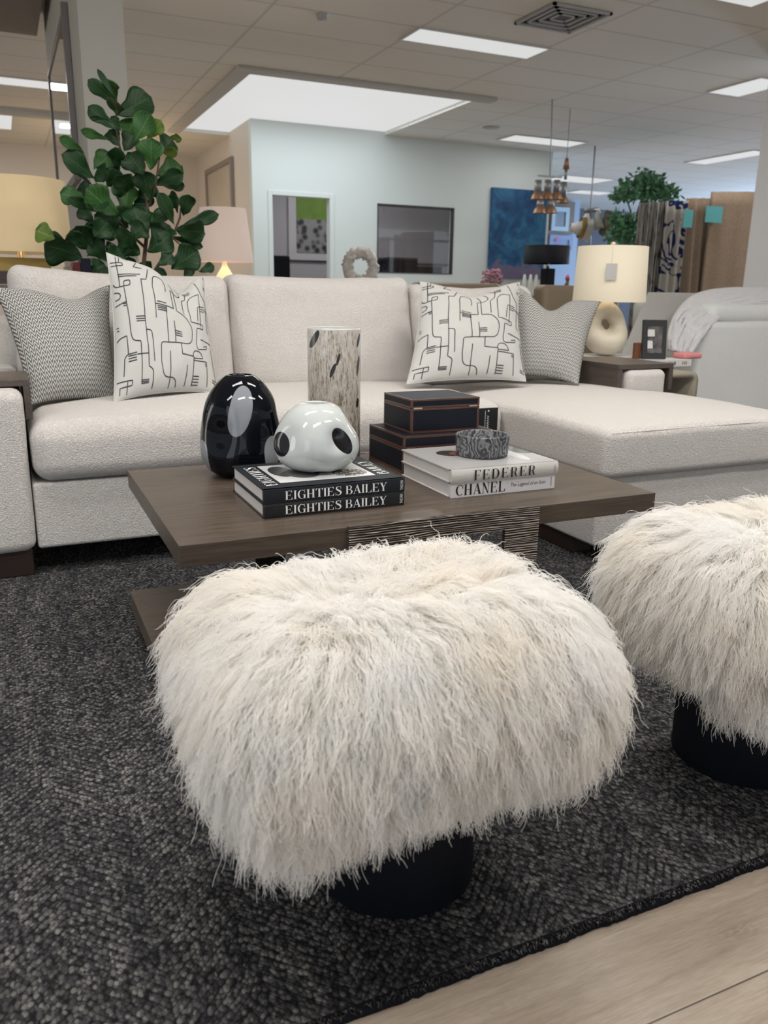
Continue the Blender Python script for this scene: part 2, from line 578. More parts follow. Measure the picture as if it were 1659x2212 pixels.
wf = struct('window_2', [(WX0, WX1, BY - 0.01, BY + 0.05, WZ1 - 0.03, WZ1), (WX0, WX1, BY - 0.01, BY + 0.05, WZ0, WZ0 + 0.012), (WX0, WX0 + 0.015, BY - 0.01, BY + 0.05, WZ0, WZ1), (WX1 - 0.03, WX1, BY - 0.01, BY + 0.05, WZ0, WZ1)], darkframe)
glass = N('window_glass')
gl = glass.n('ShaderNodeBsdfGlossy', Roughness=0.02)
tr = glass.n('ShaderNodeBsdfTransparent')
mx = glass.n('ShaderNodeMixShader')
glass.s(mx.inputs[0], 0.10); glass.s(mx.inputs[1], tr.outputs[0]); glass.s(mx.inputs[2], gl.outputs[0])
glass.t.links.new(mx.outputs[0], glass.out.inputs[0])
boxes('glass_pane', [(WX0 + 0.01, WX1 - 0.01, BY + 0.02, BY + 0.026, WZ0 + 0.01, WZ1 - 0.01)], glass.m, wf)
struct('wall_end', [(BX1 - 0.0, BX1 + 0.02, BY, BY + 0.3, FZ, CZ)], M['wall'])
# left column and its bulkhead, right column
CXL, CYL = 0.515, 5.15
struct('trim_4', [(CXL, CXL + 0.235, CYL, CYL + 2.6, FZ, CZ)], M['column'])
struct('trim_5', [(-6, CXL - 0.06, 6.7, 7.78, 2.84, CZ)], M['bulk'])
struct('trim_6', [(-6, 1.2, 11.75, 11.9, 2.93, CZ)], M['trimgrey'])
struct('trim_7', [(6.53, 7.13, 5.5, 6.0, FZ, CZ)], M['colwhite'])

# ceiling fittings
panel = emit('panel_diffuser', (1.0, 1.0, 0.99), PANEL_E)
white_metal = flat('white_enamel', (0.62, 0.62, 0.60), 0.5)
def troffer(x0, x1, y0, y1, label, group='fluorescent ceiling light panels'):
    c = ((x0 + x1) / 2, (y0 + y1) / 2, CZ)
    t = empty('ceiling_light', c, label, 'ceiling light', group)
    boxes('frame', [(x0 - .02, x1 + .02, y0 - .02, y0, CZ - .012, CZ - .001), (x0 - .02, x1 + .02, y1, y1 + .02, CZ - .012, CZ - .001), (x0 - .02, x0, y0, y1, CZ - .012, CZ - .001), (x1, x1 + .02, y0, y1, CZ - .012, CZ - .001)], white_metal, t)
    boxes('diffuser', [(x0, x1, y0, y1, CZ - .008, CZ - .001)], panel, t)
troffer(3.33, 4.60, 6.69, 7.04, 'bright ceiling light panel beside the square air vent')
troffer(4.06, 5.28, 4.76, 5.10, 'ceiling light panel cut off at the top right corner')
troffer(6.60, 7.80, 10.27, 10.70, 'ceiling light panel above the blue painting')
troffer(7.02, 7.45, 6.55, 7.23, 'ceiling light panel running into the white column on the right')
troffer(10.33, 10.75, 9.6, 10.97, 'slanting ceiling light panel above the hanging rugs')
troffer(-0.9, 0.78, 10.1, 10.46, 'long ceiling light panel at the left edge, crossing the tall mirror')
troffer(-1.2, 0.34, 12.0, 13.3, 'square ceiling light panel at the far left, above the lit lamp')
for k, (a, b, l) in enumerate(((1223, 1348, 'farther ceiling light panel behind the hanging bells'), (1240, 1312, 'farthest small ceiling light panel, left of the green tree'))):
    yy = (378, 412)[k]
    p0, p1 = None, None
    d0 = fw + rt * ((a - IW / 2) / FPX) - up * ((yy - IH / 2) / FPX)
    q0 = Vector((0, 0, CAM_H)) + d0 * ((CZ - CAM_H) / d0.z)
    d1 = fw + rt * ((b - IW / 2) / FPX) - up * ((yy + (6 if k == 0 else -4) - IH / 2) / FPX)
    q1 = Vector((0, 0, CAM_H)) + d1 * ((CZ - CAM_H) / d1.z)
    if k == 0:
        troffer(q0.x, q1.x, q0.y, q0.y + 0.7, l)
    else:
        troffer(q0.x, q0.x + 0.9, q0.y - 0.2, q1.y + 0.9 if q1.y < 17 else 17.2, l)
v = empty('ceiling_vent', (4.2, 5.95, CZ), 'square louvred air vent in the ceiling near the top edge', 'vent')
vent_dark = flat('vent_shadow_metal', (0.10, 0.10, 0.10), 0.6)
boxes('backing', [(3.93, 4.47, 5.7, 6.2, CZ - .004, CZ - .001)], vent_dark, v)
vm = flat('vent_metal', (0.42, 0.42, 0.41), 0.5)
for i in range(4):
    s = 0.27 - 0.062 * i
    boxes('louvre', [(4.2 - s, 4.2 + s, 5.95 - s, 5.95 - s + .024, CZ - .02 + i * .003, CZ - .004), (4.2 - s, 4.2 + s, 5.95 + s - .024, 5.95 + s, CZ - .02 + i * .003, CZ - .004),
                     (4.2 - s, 4.2 - s + .024, 5.95 - s, 5.95 + s, CZ - .02 + i * .003, CZ - .004), (4.2 + s - .024, 4.2 + s, 5.95 - s, 5.95 + s, CZ - .02 + i * .003, CZ - .004)], vm, v)
tag(lathe_obj('ceiling_speaker', [(0, -0.012), (0.1, -0.012), (0.12, 0)], (6.05, 10.0, CZ - 0.001), vm), 'small round ceiling speaker above the dark office window', 'speaker')
tag(lathe_obj('smoke_detector', [(0, -0.04), (0.04, -0.035), (0.05, 0)], (2.5, 6.75, CZ - 0.001), vm), 'small round smoke detector on the ceiling above the fig tree', 'smoke detector')
for (tx, ty) in TROFFERS:
    boxes('fixture_housing', [(tx - .63, tx + .63, ty - .18, ty + .18, 2.96, 2.999)], white_metal)
for o in [o for o in COL.objects if o.name.startswith('fixture_housing')]:
    tag(o, 'white ceiling light above the seating, reflected in the glossy vases', 'ceiling light', 'light housings above the seating')

# ------------------------------------------------------------------ rug
def build_rug():
    bm = bmesh.new()
    add_box(bm, -1.6, 3.5, 0.805, 3.93, FZ + 0.0005, 0.0)
    o = link('rug', bm_mesh(bm, 'rug'), M['rug'], None, False)
    tag(o, 'charcoal chunky herringbone area rug under the sofa and stools', 'rug')
    bm = bmesh.new()
    # ragged dark binding along the front edge
    n = 700
    top, bot, mid = [], [], []
    for i in range(n + 1):
        x = -1.6 + 5.1 * i / n
        w = noise.noise(Vector((x * 16, 0, 0))) * 0.004 + noise.noise(Vector((x * 90, 3, 0))) * 0.003
        top.append(bm.verts.new((x, 0.807, 0.0005)))
        mid.append(bm.verts.new((x, 0.796 + w, -0.002)))
        bot.append(bm.verts.new((x, 0.794 + w, FZ + 0.0006)))
    for i in range(n):
        bm.faces.new((bot[i], bot[i + 1], mid[i + 1], mid[i]))
        bm.faces.new((mid[i], mid[i + 1], top[i + 1], top[i]))
    link('binding', bm_mesh(bm, 'binding'), M['rug_edge'], o)
    # short wool tufts that stand over the binding
    bm = bmesh.new()
    for i in range(1500):
        x = -0.2 + 1.9 * random.random()
        y = 0.806 - 0.010 * random.random()
        a = random.uniform(-0.6, 0.6)
        l = random.uniform(0.004, 0.011)
        add_tube(bm, [(x, y, -0.001), (x + l * 0.3 * a, y - l * 0.4, 0.003), (x + l * a, y - l * 0.9, 0.0005)], [0.0011, 0.001, 0.0004], 4)
    tag(link('tufts', bm_mesh(bm, 'tufts'), M['rug'], o), kind='stuff')
build_rug()

# ------------------------------------------------------------------ sofa
sofa = empty('sectional_sofa', (0.9, 3.3, 0), 'large cream boucle sectional sofa with chaise, behind the coffee table', 'sofa')
B = M['boucle']
def dz_crown(cr, bot=0.0, lumpamp=0.004, seed=0.0):
    def f(p, u):
        w = max(0, 1 - u.x ** 2) ** 0.55 * max(0, 1 - u.y ** 2) ** 0.55
        k = (u.z + 1) / 2
        p = p.copy()
        p.z += cr * w * k - bot * w * (1 - k)
        p.z += lump(p, lumpamp, 5, seed) * k
        p += Vector((lump(p, .002, 9, seed + 3), lump(p, .003, 7, seed + 5), 0))
        return p
    return f
link('base', bm_mesh(rounded(0.030, 1.80, 2.77, 3.9, 0.088, 0.306, 0.012, (16, 8, 2), lambda p, u: p + Vector((0, lump(p, .004, 4), 0))), 'base'), B, sofa)
link('chaise_base', bm_mesh(rounded(1.802, 2.74, 2.17, 3.9, 0.062, 0.306, 0.012, (10, 16, 2), lambda p, u: p + Vector((lump(p, .003, 4), lump(p, .003, 4), 0))), 'chaise_base'), B, sofa)
link('arm', bm_mesh(rounded(-0.215, 0.028, 2.745, 3.9, 0.084, 0.606, 0.035, (4, 14, 6), lambda p, u: p + Vector((lump(p, .005, 6), lump(p, .004, 5), lump(p, .004, 5)))), 'arm'), B, sofa)
link('arm', bm_mesh(rounded(2.535, 2.755, 2.90, 3.9, 0.30, 0.585, 0.03, (4, 14, 6), lambda p, u: p + Vector((lump(p, .004, 6), lump(p, .004, 5), lump(p, .003, 5)))), 'arm'), B, sofa)
def seat_def(p, u):
    p = dz_crown(0.042, 0.0, 0.004, 2.0)(p, u)
    # the lower front corner on the left hangs rounder than the rest
    return p
link('seat_cushion', bm_mesh(rounded(0.036, 1.785, 2.735, 3.56, 0.309, 0.497, 0.062, (24, 14, 3), seat_def), 'seat_cushion'), B, sofa)
def chaise_def(p, u):
    p = dz_crown(0.040, 0.0, 0.004, 7.0)(p, u)
    if p.y > 2.80 and p.x > 2.52:      # cut back beside the arm
        t = min(1, (p.y - 2.80) / 0.06)
        p.x = p.x * (1 - t) + (2.50 + (p.x - 2.52) * 0.05) * t
    return p
link('chaise_cushion', bm_mesh(rounded(1.792, 2.76, 2.135, 3.52, 0.309, 0.476, 0.030, (18, 26, 3), chaise_def), 'chaise_cushion'), B, sofa)
link('back_frame', bm_mesh(rounded(-0.215, 2.755, 3.74, 3.93, 0.30, 0.80, 0.04, (20, 3, 4)), 'back_frame'), B, sofa)
def back_cushion(x0, x1, zt, seed, tilt=0.20, sag=0.018, zl=0.0):
    def f(p, u):
        p = p.copy()
        w = max(0, 1 - u.x ** 2) ** 0.5 * max(0, 1 - u.z ** 2) ** 0.5
        p.y -= 0.055 * w * (1 if u.y < 0 else -0.3)
        k = (u.z + 1) / 2
        p.z -= sag * k * max(0, 1 - u.x ** 2) ** 1.0
        p.z += zl * k * (-u.x)
        # corners pulled in a little
        p.x += lump(p, .010, 5, seed)
        p.y += lump(p, .016, 6, seed + 1) + lump(p, .006, 17, seed + 4)
        p.z += lump(p, .008, 5, seed + 2)
        p.y += (p.z - 0.48) * tilt
        return p
    return link('back_cushion', bm_mesh(rounded(x0, x1, 3.50, 3.68, 0.475, zt, 0.055, (22, 4, 16), f), 'back_cushion'), B, sofa)
back_cushion(0.030, 0.893, 0.985, 1.0, zl=0.016)
back_cushion(0.897, 1.775, 0.985, 5.3)
back_cushion(1.779, 2.47, 0.955, 9.1)
for (x0, x1, y0, y1, z1) in ((-0.19, 0.012, 2.775, 2.86, 0.086), (1.815, 1.90, 2.30, 2.56, 0.064), (2.60, 2.72, 2.22, 2.32, 0.064), (-0.19, 0.012, 3.75, 3.85, 0.086), (2.6, 2.72, 3.75, 3.85, 0.064)):
    boxes('foot', [(x0, x1, y0, y1, 0.0005, z1 + 0.003)], M['foot'], sofa, 0.003)
# seams along the cushion edges
def seam_line(pts, rad=0.0018):
    bm = bmesh.new()
    add_tube(bm, pts, rad, 6)
    return bm
piping = seam_line([(1.792 + 0.009, 3.4, 0.470), (1.801, 2.9, 0.470), (1.801, 2.5, 0.468), (1.801, 2.22, 0.466), (1.801, 2.165, 0.466), (1.806, 2.150, 0.466), (1.82, 2.143, 0.466), (2.0, 2.143, 0.468), (2.4, 2.143, 0.470), (2.72, 2.143, 0.467)], 0.0026)
link('piping', bm_mesh(piping, 'piping'), B, sofa)

# care label hanging at the end of the long seat cushion
tg = N('black_care_label')
tg.set(color=(0.008, 0.009, 0.012), rough=0.25)
la, lb0 = at(1026, 882, 2.730), at(1071, 934, 2.730)
lab = boxes('fabric_label', [(la.x, lb0.x, 2.7215, 2.7235, lb0.z, la.z)], tg.m)
lab.parent = sofa
lab.matrix_parent_inverse = Matrix.Translation(sofa.location).inverted()
bm = bmesh.new()
lw = lb0.x - la.x
add_box(bm, la.x + lw * .42, la.x + lw * .435, 2.7209, 2.7215, lb0.z, la.z - .010)
pw = [(la.x + lw * (.55 + .05 * math.sin(i * 1.9)), 2.7208, lb0.z + .004 + (la.z - lb0.z - .035) * i / 22) for i in range(23)]
add_tube(bm, pw, 0.0009, 5)
bmesh.ops.create_icosphere(bm, subdivisions=1, radius=.004, matrix=Matrix.Translation((la.x + lw * .57, 2.7212, la.z - .012)) @ Matrix.Diagonal((1, .15, 1, 1)))
o = link('label_lettering', bm_mesh(bm, 'label_lettering'), M['wall'], None, False)
o.parent = lab
lab['label'] = 'black fabric label on the end of the seat cushion'

# ------------------------------------------------------------------ slip-on arm trays
def arm_tray(label, x0, x1, y0, y1, zt, th, zl, zr, group='wooden trays on the sofa arms'):
    t = empty('arm_tray', ((x0 + x1) / 2, (y0 + y1) / 2, zt - th), label, 'tray', group)
    boxes('top_panel', [(x0, x1, y0, y1, zt - th, zt)], M['tray'], t, 0.0015)
    boxes('side_panel', [(x0, x0 + th, y0, y1, zl, zt - th)], M['tray'], t, 0.001)
    boxes('side_panel', [(x1 - th, x1, y0, y1, zr, zt - th)], M['tray'], t, 0.001)
    return t
arm_tray('dark wooden tray over the left sofa arm, next to the herringbone pillow', -0.27, 0.054, 2.83, 3.12, 0.632, 0.021, 0.50, 0.505)
arm_tray('dark wooden tray over the right sofa arm, in front of the white lamp', 2.495, 2.815, 2.93, 3.36, 0.612, 0.022, 0.49, 0.49)

# ------------------------------------------------------------------ coffee table
ct = empty('coffee_table', (0.93, 2.04, 0), 'low dark oak coffee table with ridged metal frame, in front of the sofa', 'coffee table')
TX0, TX1, TY0, TY1, TZ, TT = 0.286, 1.565, 1.646, 2.433, 0.400, 0.049
boxes('tabletop', [(TX0, TX1, TY0, TY1, TZ - TT, TZ)], M['table'], ct, 0.0012)
boxes('lower_shelf', [(0.243, 1.17, 1.80, 2.20, 0.062, 0.112)], M['table'], ct, 0.0012)
BRX0, BRX1 = 0.663, 1.180
def loop_frame(y0, y1):
    zt, zb = 0.4035, 0.0005
    bw = 0.100
    return [(BRX0, BRX1, y0, y1, zt - 0.052, zt), (BRX0, BRX0 + bw, y0, y1, zb + .05, zt - 0.052), (BRX1 - bw, BRX1, y0, y1, zb + .05, zt - 0.052), (BRX0, BRX1, y0, y1, zb, zb + 0.05)]
boxes('front_frame', loop_frame(1.634, 1.646), M['ridged'], ct)
boxes('rear_frame', loop_frame(2.434, 2.446), M['ridged'], ct)
boxes('rail', [(BRX0 + .01, BRX0 + .09, 1.647, 2.433, 0.0005, 0.06), (BRX1 - .09, BRX1 - .01, 1.647, 2.433, 0.0005, 0.06)], M['table'], ct)

# ------------------------------------------------------------------ lettering with thick stems and hairlines
def ring_pts(cx, cz, rx, rz, a0, a1, n):
    return [(cx + rx * math.cos(a0 + (a1 - a0) * i / n), cz + rz * math.sin(a0 + (a1 - a0) * i / n)) for i in range(n + 1)]
def arc_strip(cx, cz, rx, rz, tx, tz, a0, a1, n=16):
    o = ring_pts(cx, cz, rx, rz, a0, a1, n)
    i_ = ring_pts(cx, cz, rx - tx, rz - tz, a0, a1, n)
    return [[o[k], o[k + 1], i_[k + 1], i_[k]] for k in range(n)]
def rect(x0, x1, z0, z1):
    return [[(x0, z0), (x1, z0), (x1, z1), (x0, z1)]]
HL, ST, SF = 0.035, 0.155, 0.055
def stem(x, z0=0.0, z1=1.0, w=ST):
    return rect(x, x + w, z0, z1) + rect(x - SF, x + w + SF, 0, HL) + rect(x - SF, x + w + SF, 1 - HL, 1)
def arm_serif(x, z, dz, l=0.17):
    return [[(x, z), (x, z + dz * l), (x - 0.02, z + dz * l), (x - 0.10, z + dz * HL)]]
def vstrip(pts):
    """pts: (x, z, width) strip with horizontal-ish thickness"""
    out = []
    P = [Vector((a, b, 0)) for a, b, _ in pts]
    L, R = [], []
    for i in range(len(P)):
        t = (P[min(i + 1, len(P) - 1)] - P[max(i - 1, 0)]).normalized()
        nrm = Vector((-t.y, t.x, 0))
        L.append(P[i] + nrm * pts[i][2] / 2)
        R.append(P[i] - nrm * pts[i][2] / 2)
    for i in range(len(P) - 1):
        out.append([(L[i].x, L[i].y), (L[i + 1].x, L[i + 1].y), (R[i + 1].x, R[i + 1].y), (R[i].x, R[i].y)])
    return out
def glyph(ch):
    h = PI / 2
    if ch == 'E':
        return stem(.06) + rect(.06, .60, 1 - HL, 1) + rect(.06, .62, 0, HL) + rect(.2, .46, .5, .5 + HL) + arm_serif(.60, 1, -1, .22) + arm_serif(.63, 0, 1, .27) + rect(.44, .465, .38, .66), .70
    if ch == 'F':
        return stem(.06) + rect(.06, .58, 1 - HL, 1) + rect(.2, .46, .48, .48 + HL) + arm_serif(.59, 1, -1, .26) + rect(.44, .465, .36, .64), .64
    if ch == 'I':
        return stem(.07), .31
    if ch == 'L':
        return stem(.06) + rect(.06, .60, 0, HL) + arm_serif(.61, 0, 1, .30), .66
    if ch == 'T':
        return stem(.25) + rect(.02, .64, 1 - HL, 1) + arm_serif(.65, 1, -1, .26) + [[(.01, 1), (.01, .74), (.03, .74), (.11, 1 - HL)]], .67
    if ch == 'H':
        return stem(.06) + stem(.52) + rect(.2, .54, .48, .48 + HL), .78
    if ch == 'N':
        return rect(.10, .10 + HL, 0, 1) + rect(.02, .24, 0, HL) + rect(.56, .56 + HL, 0, 1) + rect(.46, .70, 1 - HL, 1) + [[(.04, 1), (.22, 1), (.60, 0), (.52, 0)]], .72
    if ch == 'A':
        return [[(.04, 0), (.08, 0), (.365, .95), (.33, 1)], [(.33, 1), (.40, 1), (.68, 0), (.50, 0), (.31, .88)]] + rect(.17, .52, .30, .30 + HL) + rect(-.03, .17, 0, HL) + rect(.43, .74, 0, HL), .73
    if ch == 'Y':
        return [[(.02, 1), (.20, 1), (.41, .42), (.26, .42)], [(.33, .46), (.37, .42), (.63, 1), (.59, 1)]] + rect(.26, .41, 0, .44) + rect(.18, .49, 0, HL) + rect(-.04, .28, 1 - HL, 1) + rect(.5, .71, 1 - HL, 1), .68
    if ch == 'D':
        return stem(.06) + rect(.1, .36, 1 - HL, 1) + rect(.1, .36, 0, HL) + arc_strip(.34, .5, .38, .5, ST, HL, -h, h), .78
    if ch == 'B':
        return stem(.06) + rect(.1, .40, 1 - HL, 1) + rect(.1, .40, 0, HL) + rect(.1, .40, .51, .51 + HL) + arc_strip(.36, .765, .22, .235, .12, HL, -h, h) + arc_strip(.38, .273, .27, .273, ST, HL, -h, h), .70
    if ch == 'R':
        return stem(.06) + rect(.1, .40, 1 - HL, 1) + rect(.1, .40, .47, .47 + HL) + arc_strip(.36, .745, .25, .255, .14, HL, -h, h) + [[(.36, .50), (.48, .50), (.60, .12), (.47, .10)]] + vstrip([(.53, .12, .13), (.57, .04, .09), (.64, .02, .03), (.70, .06, .02)]), .74
    if ch == 'C':
        return arc_strip(.40, .5, .37, .5, ST, HL, PI * .30, PI * 1.72, 24) + rect(.645, .675, .62, 1.0) + [[(.56, .93), (.675, .70), (.675, .62), (.63, .70)]], .72
    if ch == 'G':
        return arc_strip(.40, .5, .37, .5, ST, HL, PI * .30, PI * 1.60, 24) + rect(.645, .675, .64, 1.0) + rect(.56, .56 + ST, .02, .46) + rect(.48, .78, .44, .44 + HL) + vstrip([(.42, .02, HL), (.54, .045, .05), (.60, .10, .08)]), .80
    if ch == 'S':
        p = []
        for i in range(25):
            t = i / 24
            if t < .5:
                a = PI * (.18 + (t / .5) * 1.17)
                x, z = .31 + .22 * math.cos(a), .755 + .235 * math.sin(a)
            else:
                a = PI * (.35 - ((t - .5) / .5) * 1.17)
                x, z = .31 + .25 * math.cos(a), .265 + .25 * math.sin(a)
            p.append((x, z))
        p = [(.53, .84), (.49, .93), (.40, .975), (.30, .98), (.19, .94), (.125, .85), (.125, .75), (.18, .66), (.30, .57), (.42, .48), (.52, .38), (.54, .26), (.50, .13), (.41, .05), (.30, .02), (.19, .04), (.10, .12), (.065, .22)]
        w = [.03, .03, .035, .05, .09, .12, .13, .15, .18, .19, .17, .145, .11, .08, .05, .035, .03, .03]
        return vstrip([(a, b, c) for (a, b), c in zip(p, w)]) + rect(.515, .545, .68, 1.0) + rect(.05, .08, .0, .34), .62
    return [], .30
def title_mesh(text, height, spacing=0.05):
    polys, x = [], 0.0
    for ch in text:
        g, adv = glyph(ch)
        polys += [[(x + a, b) for a, b in q] for q in g]
        x += adv + spacing
    return [[(a * height, b * height) for a, b in q] for q in polys], (x - spacing) * height
def lettering(name, text, origin, right, upv, width, height, mat, parent, spacing=0.05, thick=0.0004):
    polys, w = title_mesh(text, 1.0, spacing)
    sx = width / w
    right, upv = Vector(right), Vector(upv)
    nrm = right.cross(upv)
    bm = bmesh.new()
    for q in polys:
        vs = [bm.verts.new(Vector(origin) + right * (a * sx) + upv * (b * height) + nrm * thick) for a, b in q]
        try:
            bm.faces.new(vs)
        except ValueError:
            pass
    o = link(name, bm_mesh(bm, name), mat, parent, False)
    return o
def small_text(name, text, origin, right, upv, width, height, mat, parent, shear=0.0, thick=0.0004):
    cu = bpy.data.curves.new(name, 'FONT')
    cu.body = text
    cu.shear = shear
    cu.size = 1.0
    tmp = bpy.data.objects.new(name + '_tmp', cu)
    COL.objects.link(tmp)
    bpy.context.view_layer.update()
    dg = bpy.context.evaluated_depsgraph_get()
    me = bpy.data.meshes.new_from_object(tmp.evaluated_get(dg))
    bpy.data.objects.remove(tmp)
    co = np.array([v.co[:] for v in me.vertices])
    mn, mxx = co.min(0), co.max(0)
    right, upv = Vector(right), Vector(upv)
    nrm = right.cross(upv)
    for v in me.vertices:
        a = (v.co.x - mn[0]) / (mxx[0] - mn[0]) * width
        b = (v.co.y - mn[1]) / (mxx[1] - mn[1]) * height
        v.co = Vector(origin) + right * a + upv * b + nrm * thick
    me.materials.clear()
    return link(name, me, mat, parent, False)

# ------------------------------------------------------------------ books
X, Yv, Z = (1, 0, 0), (0, 1, 0), (0, 0, 1)
cover_black = N('matte_black_cover'); cover_black.set(color=(0.011, 0.013, 0.018), rough=0.5, spec=0.3); M['cov'] = cover_black.m
cover_gloss = N('shrink_wrapped_black_cover'); cover_gloss.set(color=(0.012, 0.013, 0.016), rough=0.22, spec=0.4, coat=0.3)
cover_gloss.bump(cover_gloss.noise(cover_gloss.world((40, 40, 120)), 2.0, 3), 0.25, 0.002)
def pages_mat(name, color):
    k = N(name)
    o = k.xyz(k.world())
    s = k.math('SINE', k.math('MULTIPLY', o[2], 5200.0))
    k.set(color=k.mix(k.math('MULTIPLY', k.math('ADD', s, 1.0), 0.12), color, tuple(c * .7 for c in color)), rough=0.9)
    return k.m
M['pages'] = pages_mat('page_edges', (0.60, 0.57, 0.55))
M['paperwhite'] = flat('white_print', (0.72, 0.71, 0.70), 0.5)
M['letterwhite'] = flat('white_lettering', (0.80, 0.79, 0.77), 0.5)
M['letterblack'] = flat('black_lettering', (0.012, 0.012, 0.014), 0.4)
def book_spine(name, x0, x1, y0, z0, z1, mat, parent, bulge, depth=0.012):
    """the rounded back of a book, bulging towards the viewer"""
    bm = bmesh.new()
    n = 8
    rows = []
    for i in range(n + 1):
        t = -1 + 2 * i / n
        y = y0 - bulge * (1 - t * t)
        rows.append([bm.verts.new((x, y, (z0 + z1) / 2 + t * (z1 - z0) / 2)) for x in (x0, x1)])
    back = [[bm.verts.new((x, y0 + depth, z)) for x in (x0, x1)] for z in (z0, z1)]
    for i in range(n):
        bm.faces.new((rows[i][0], rows[i][1], rows[i + 1][1], rows[i + 1][0]))
    bm.faces.new((rows[-1][0], rows[-1][1], back[1][1], back[1][0]))
    bm.faces.new((back[0][0], back[0][1], rows[0][1], rows[0][0]))
    for s in (0, 1):
        bm.faces.new([r[s] for r in rows] + [back[1][s], back[0][s]])
    bmesh.ops.recalc_face_normals(bm, faces=bm.faces[:])
    return link(name, bm_mesh(bm, name), mat, parent, False)
def book(label, x0, x1, y0, y1, z0, z1, cmat, cat_group, bulge=0.0, pm=None):
    b = empty('book', ((x0 + x1) / 2, (y0 + y1) / 2, z0), label, 'book', cat_group)
    ct_ = 0.0032
    boxes('front_cover', [(x0, x1, y0 + 0.004, y1, z1 - ct_, z1)], cmat, b, 0.0006)
    boxes('back_cover', [(x0, x1, y0 + 0.004, y1, z0, z0 + ct_)], cmat, b, 0.0006)
    book_spine('spine', x0, x1, y0 + 0.002, z0, z1, cmat, b, bulge)
    boxes('pages', [(x0 + 0.004, x1 - 0.004, y0 + 0.012, y1 - 0.005, z0 + ct_, z1 - ct_)], pm or M['pages'], b)
    return b
def bailey(z0, z1, label, cmat, dx=0.0):
    x0, x1, y0, y1 = 0.508 + dx, 0.870 + dx, 1.777, 2.070
    b = book(label, x0, x1, y0, y1, z0, z1, cmat, None, 0.001)
    hh = (z1 - z0)
    lettering('title', 'EIGHTIES BAILEY', (x0 + 0.051, y0 + 0.0008, z0 + hh * 0.19), X, Z, 0.262, hh * 0.63, M['letterwhite'], b, 0.035)
    small_text('publisher_mark', 'TASCHEN', (x1 - 0.0045, y0 + 0.0009, z0 + hh * 0.16), Z, (-1, 0, 0), hh * 0.7, 0.0075, M['letterwhite'], b)
    return b
b_low = bailey(0.4005, 0.4345, 'lower of the two black photography books, wrapped in plastic', cover_gloss.m)
b_top = bailey(0.4350, 0.4695, 'upper matte black photography book, under the white vase', M['cov'], 0.0006)
zt = 0.4695
lettering('cover_title', 'EIGHTIES', (0.556, 1.815, zt), Yv, (-1, 0, 0), 0.215, 0.030, M['letterwhite'], b_top, 0.05, 0.0006)
lettering('cover_title', 'BAILEY', (0.858, 1.838, zt), Yv, (-1, 0, 0), 0.165, 0.030, M['letterwhite'], b_top, 0.05, 0.0006)
small_text('publisher_mark', 'TASCHEN', (0.866, 1.96, zt), Yv, (-1, 0, 0), 0.030, 0.004, M['letterwhite'], b_top, 0, 0.0006)
photo = N('black_and_white_photo_print')
pxyz = photo.xyz(photo.world())
chk = photo.n('ShaderNodeTexVoronoi', Vector=photo.world((1, 1, 1)), Scale=95.0, feature='F1').outputs[0]
def blob(k, o, cx, cy, rx, ry):
    dx = k.math('POWER', k.math('ABSOLUTE', k.math('DIVIDE', k.math('SUBTRACT', o[0], cx), rx)), 2.0)
    dy = k.math('POWER', k.math('ABSOLUTE', k.math('DIVIDE', k.math('SUBTRACT', o[1], cy), ry)), 2.0)
    return k.math('LESS_THAN', k.math('ADD', dx, dy), 1.0)
c = photo.mix(blob(photo, pxyz, 0.605, 1.955, 0.030, 0.062), (0.62, 0.61, 0.61), (0.03, 0.03, 0.032))
c = photo.mix(blob(photo, pxyz, 0.650, 1.915, 0.042, 0.050), c, (0.10, 0.10, 0.10))
dots = photo.math('MULTIPLY', blob(photo, pxyz, 0.765, 1.885, 0.045, 0.04), 1.0)
dcol = photo.mix(photo.math('LESS_THAN', chk, 0.38), (0.10, 0.095, 0.085), (0.62, 0.60, 0.57))
c = photo.mix(dots, c, dcol)
photo.set(color=c, rough=0.35)
boxes('photo_print', [(0.566, 0.816, 1.835, 2.036, zt + 0.0001, zt + 0.0006)], photo.m, b_top)

def satin(name, col, rough=0.25, bumpy=0.0):
    k = N(name)
    k.set(color=col, rough=rough, coat=0.6, coat_rough=0.1)
    if bumpy:
        k.bump(k.noise(k.world((30, 30, 60)), 2.0, 3, 0.6), bumpy, 0.002)
    return k.m
M['chanel_cov'] = satin('white_cloth_cover', (0.62, 0.60, 0.60), 0.4)
M['fed_cov'] = satin('glossy_silver_white_jacket', (0.56, 0.54, 0.50), 0.22, 0.35)
bc = book('white fashion book at the bottom of the pair, under the sports book', 1.011, 1.337, 1.790, 2.085, 0.4005, 0.4405, M['chanel_cov'], None, 0.0, M['pages'])
lettering('title', 'CHANEL', (1.0245, 1.7915, 0.4060), X, Z, 0.153, 0.0285, M['letterblack'], bc, 0.06)
small_text('subtitle', 'The Legend of an Icon', (1.194, 1.7915, 0.4140), X, Z, 0.112, 0.0125, flat('grey_lettering', (0.10, 0.10, 0.105), 0.5), bc, 0.35)
small_text('publisher_mark', 'ASSOULINE', (1.326, 1.7917, 0.4090), Z, (-1, 0, 0), 0.024, 0.0036, M['letterblack'], bc)
bf = book('white sports biography on top of its pair, under the marble bowl', 1.008, 1.340, 1.786, 2.085, 0.4410, 0.4770, M['fed_cov'], None, 0.0045, M['pages'])
lettering('title', 'FEDERER', (1.073, 1.7815, 0.4460), X, Z, 0.192, 0.0265, M['letterblack'], bf, 0.16)
small_text('publisher_mark', 'ASSOULINE', (1.330, 1.7838, 0.4470), Z, (-1, 0, 0), 0.022, 0.0034, M['letterblack'], bf)
pj = N('portrait_jacket_print')
po = pj.xyz(pj.world())
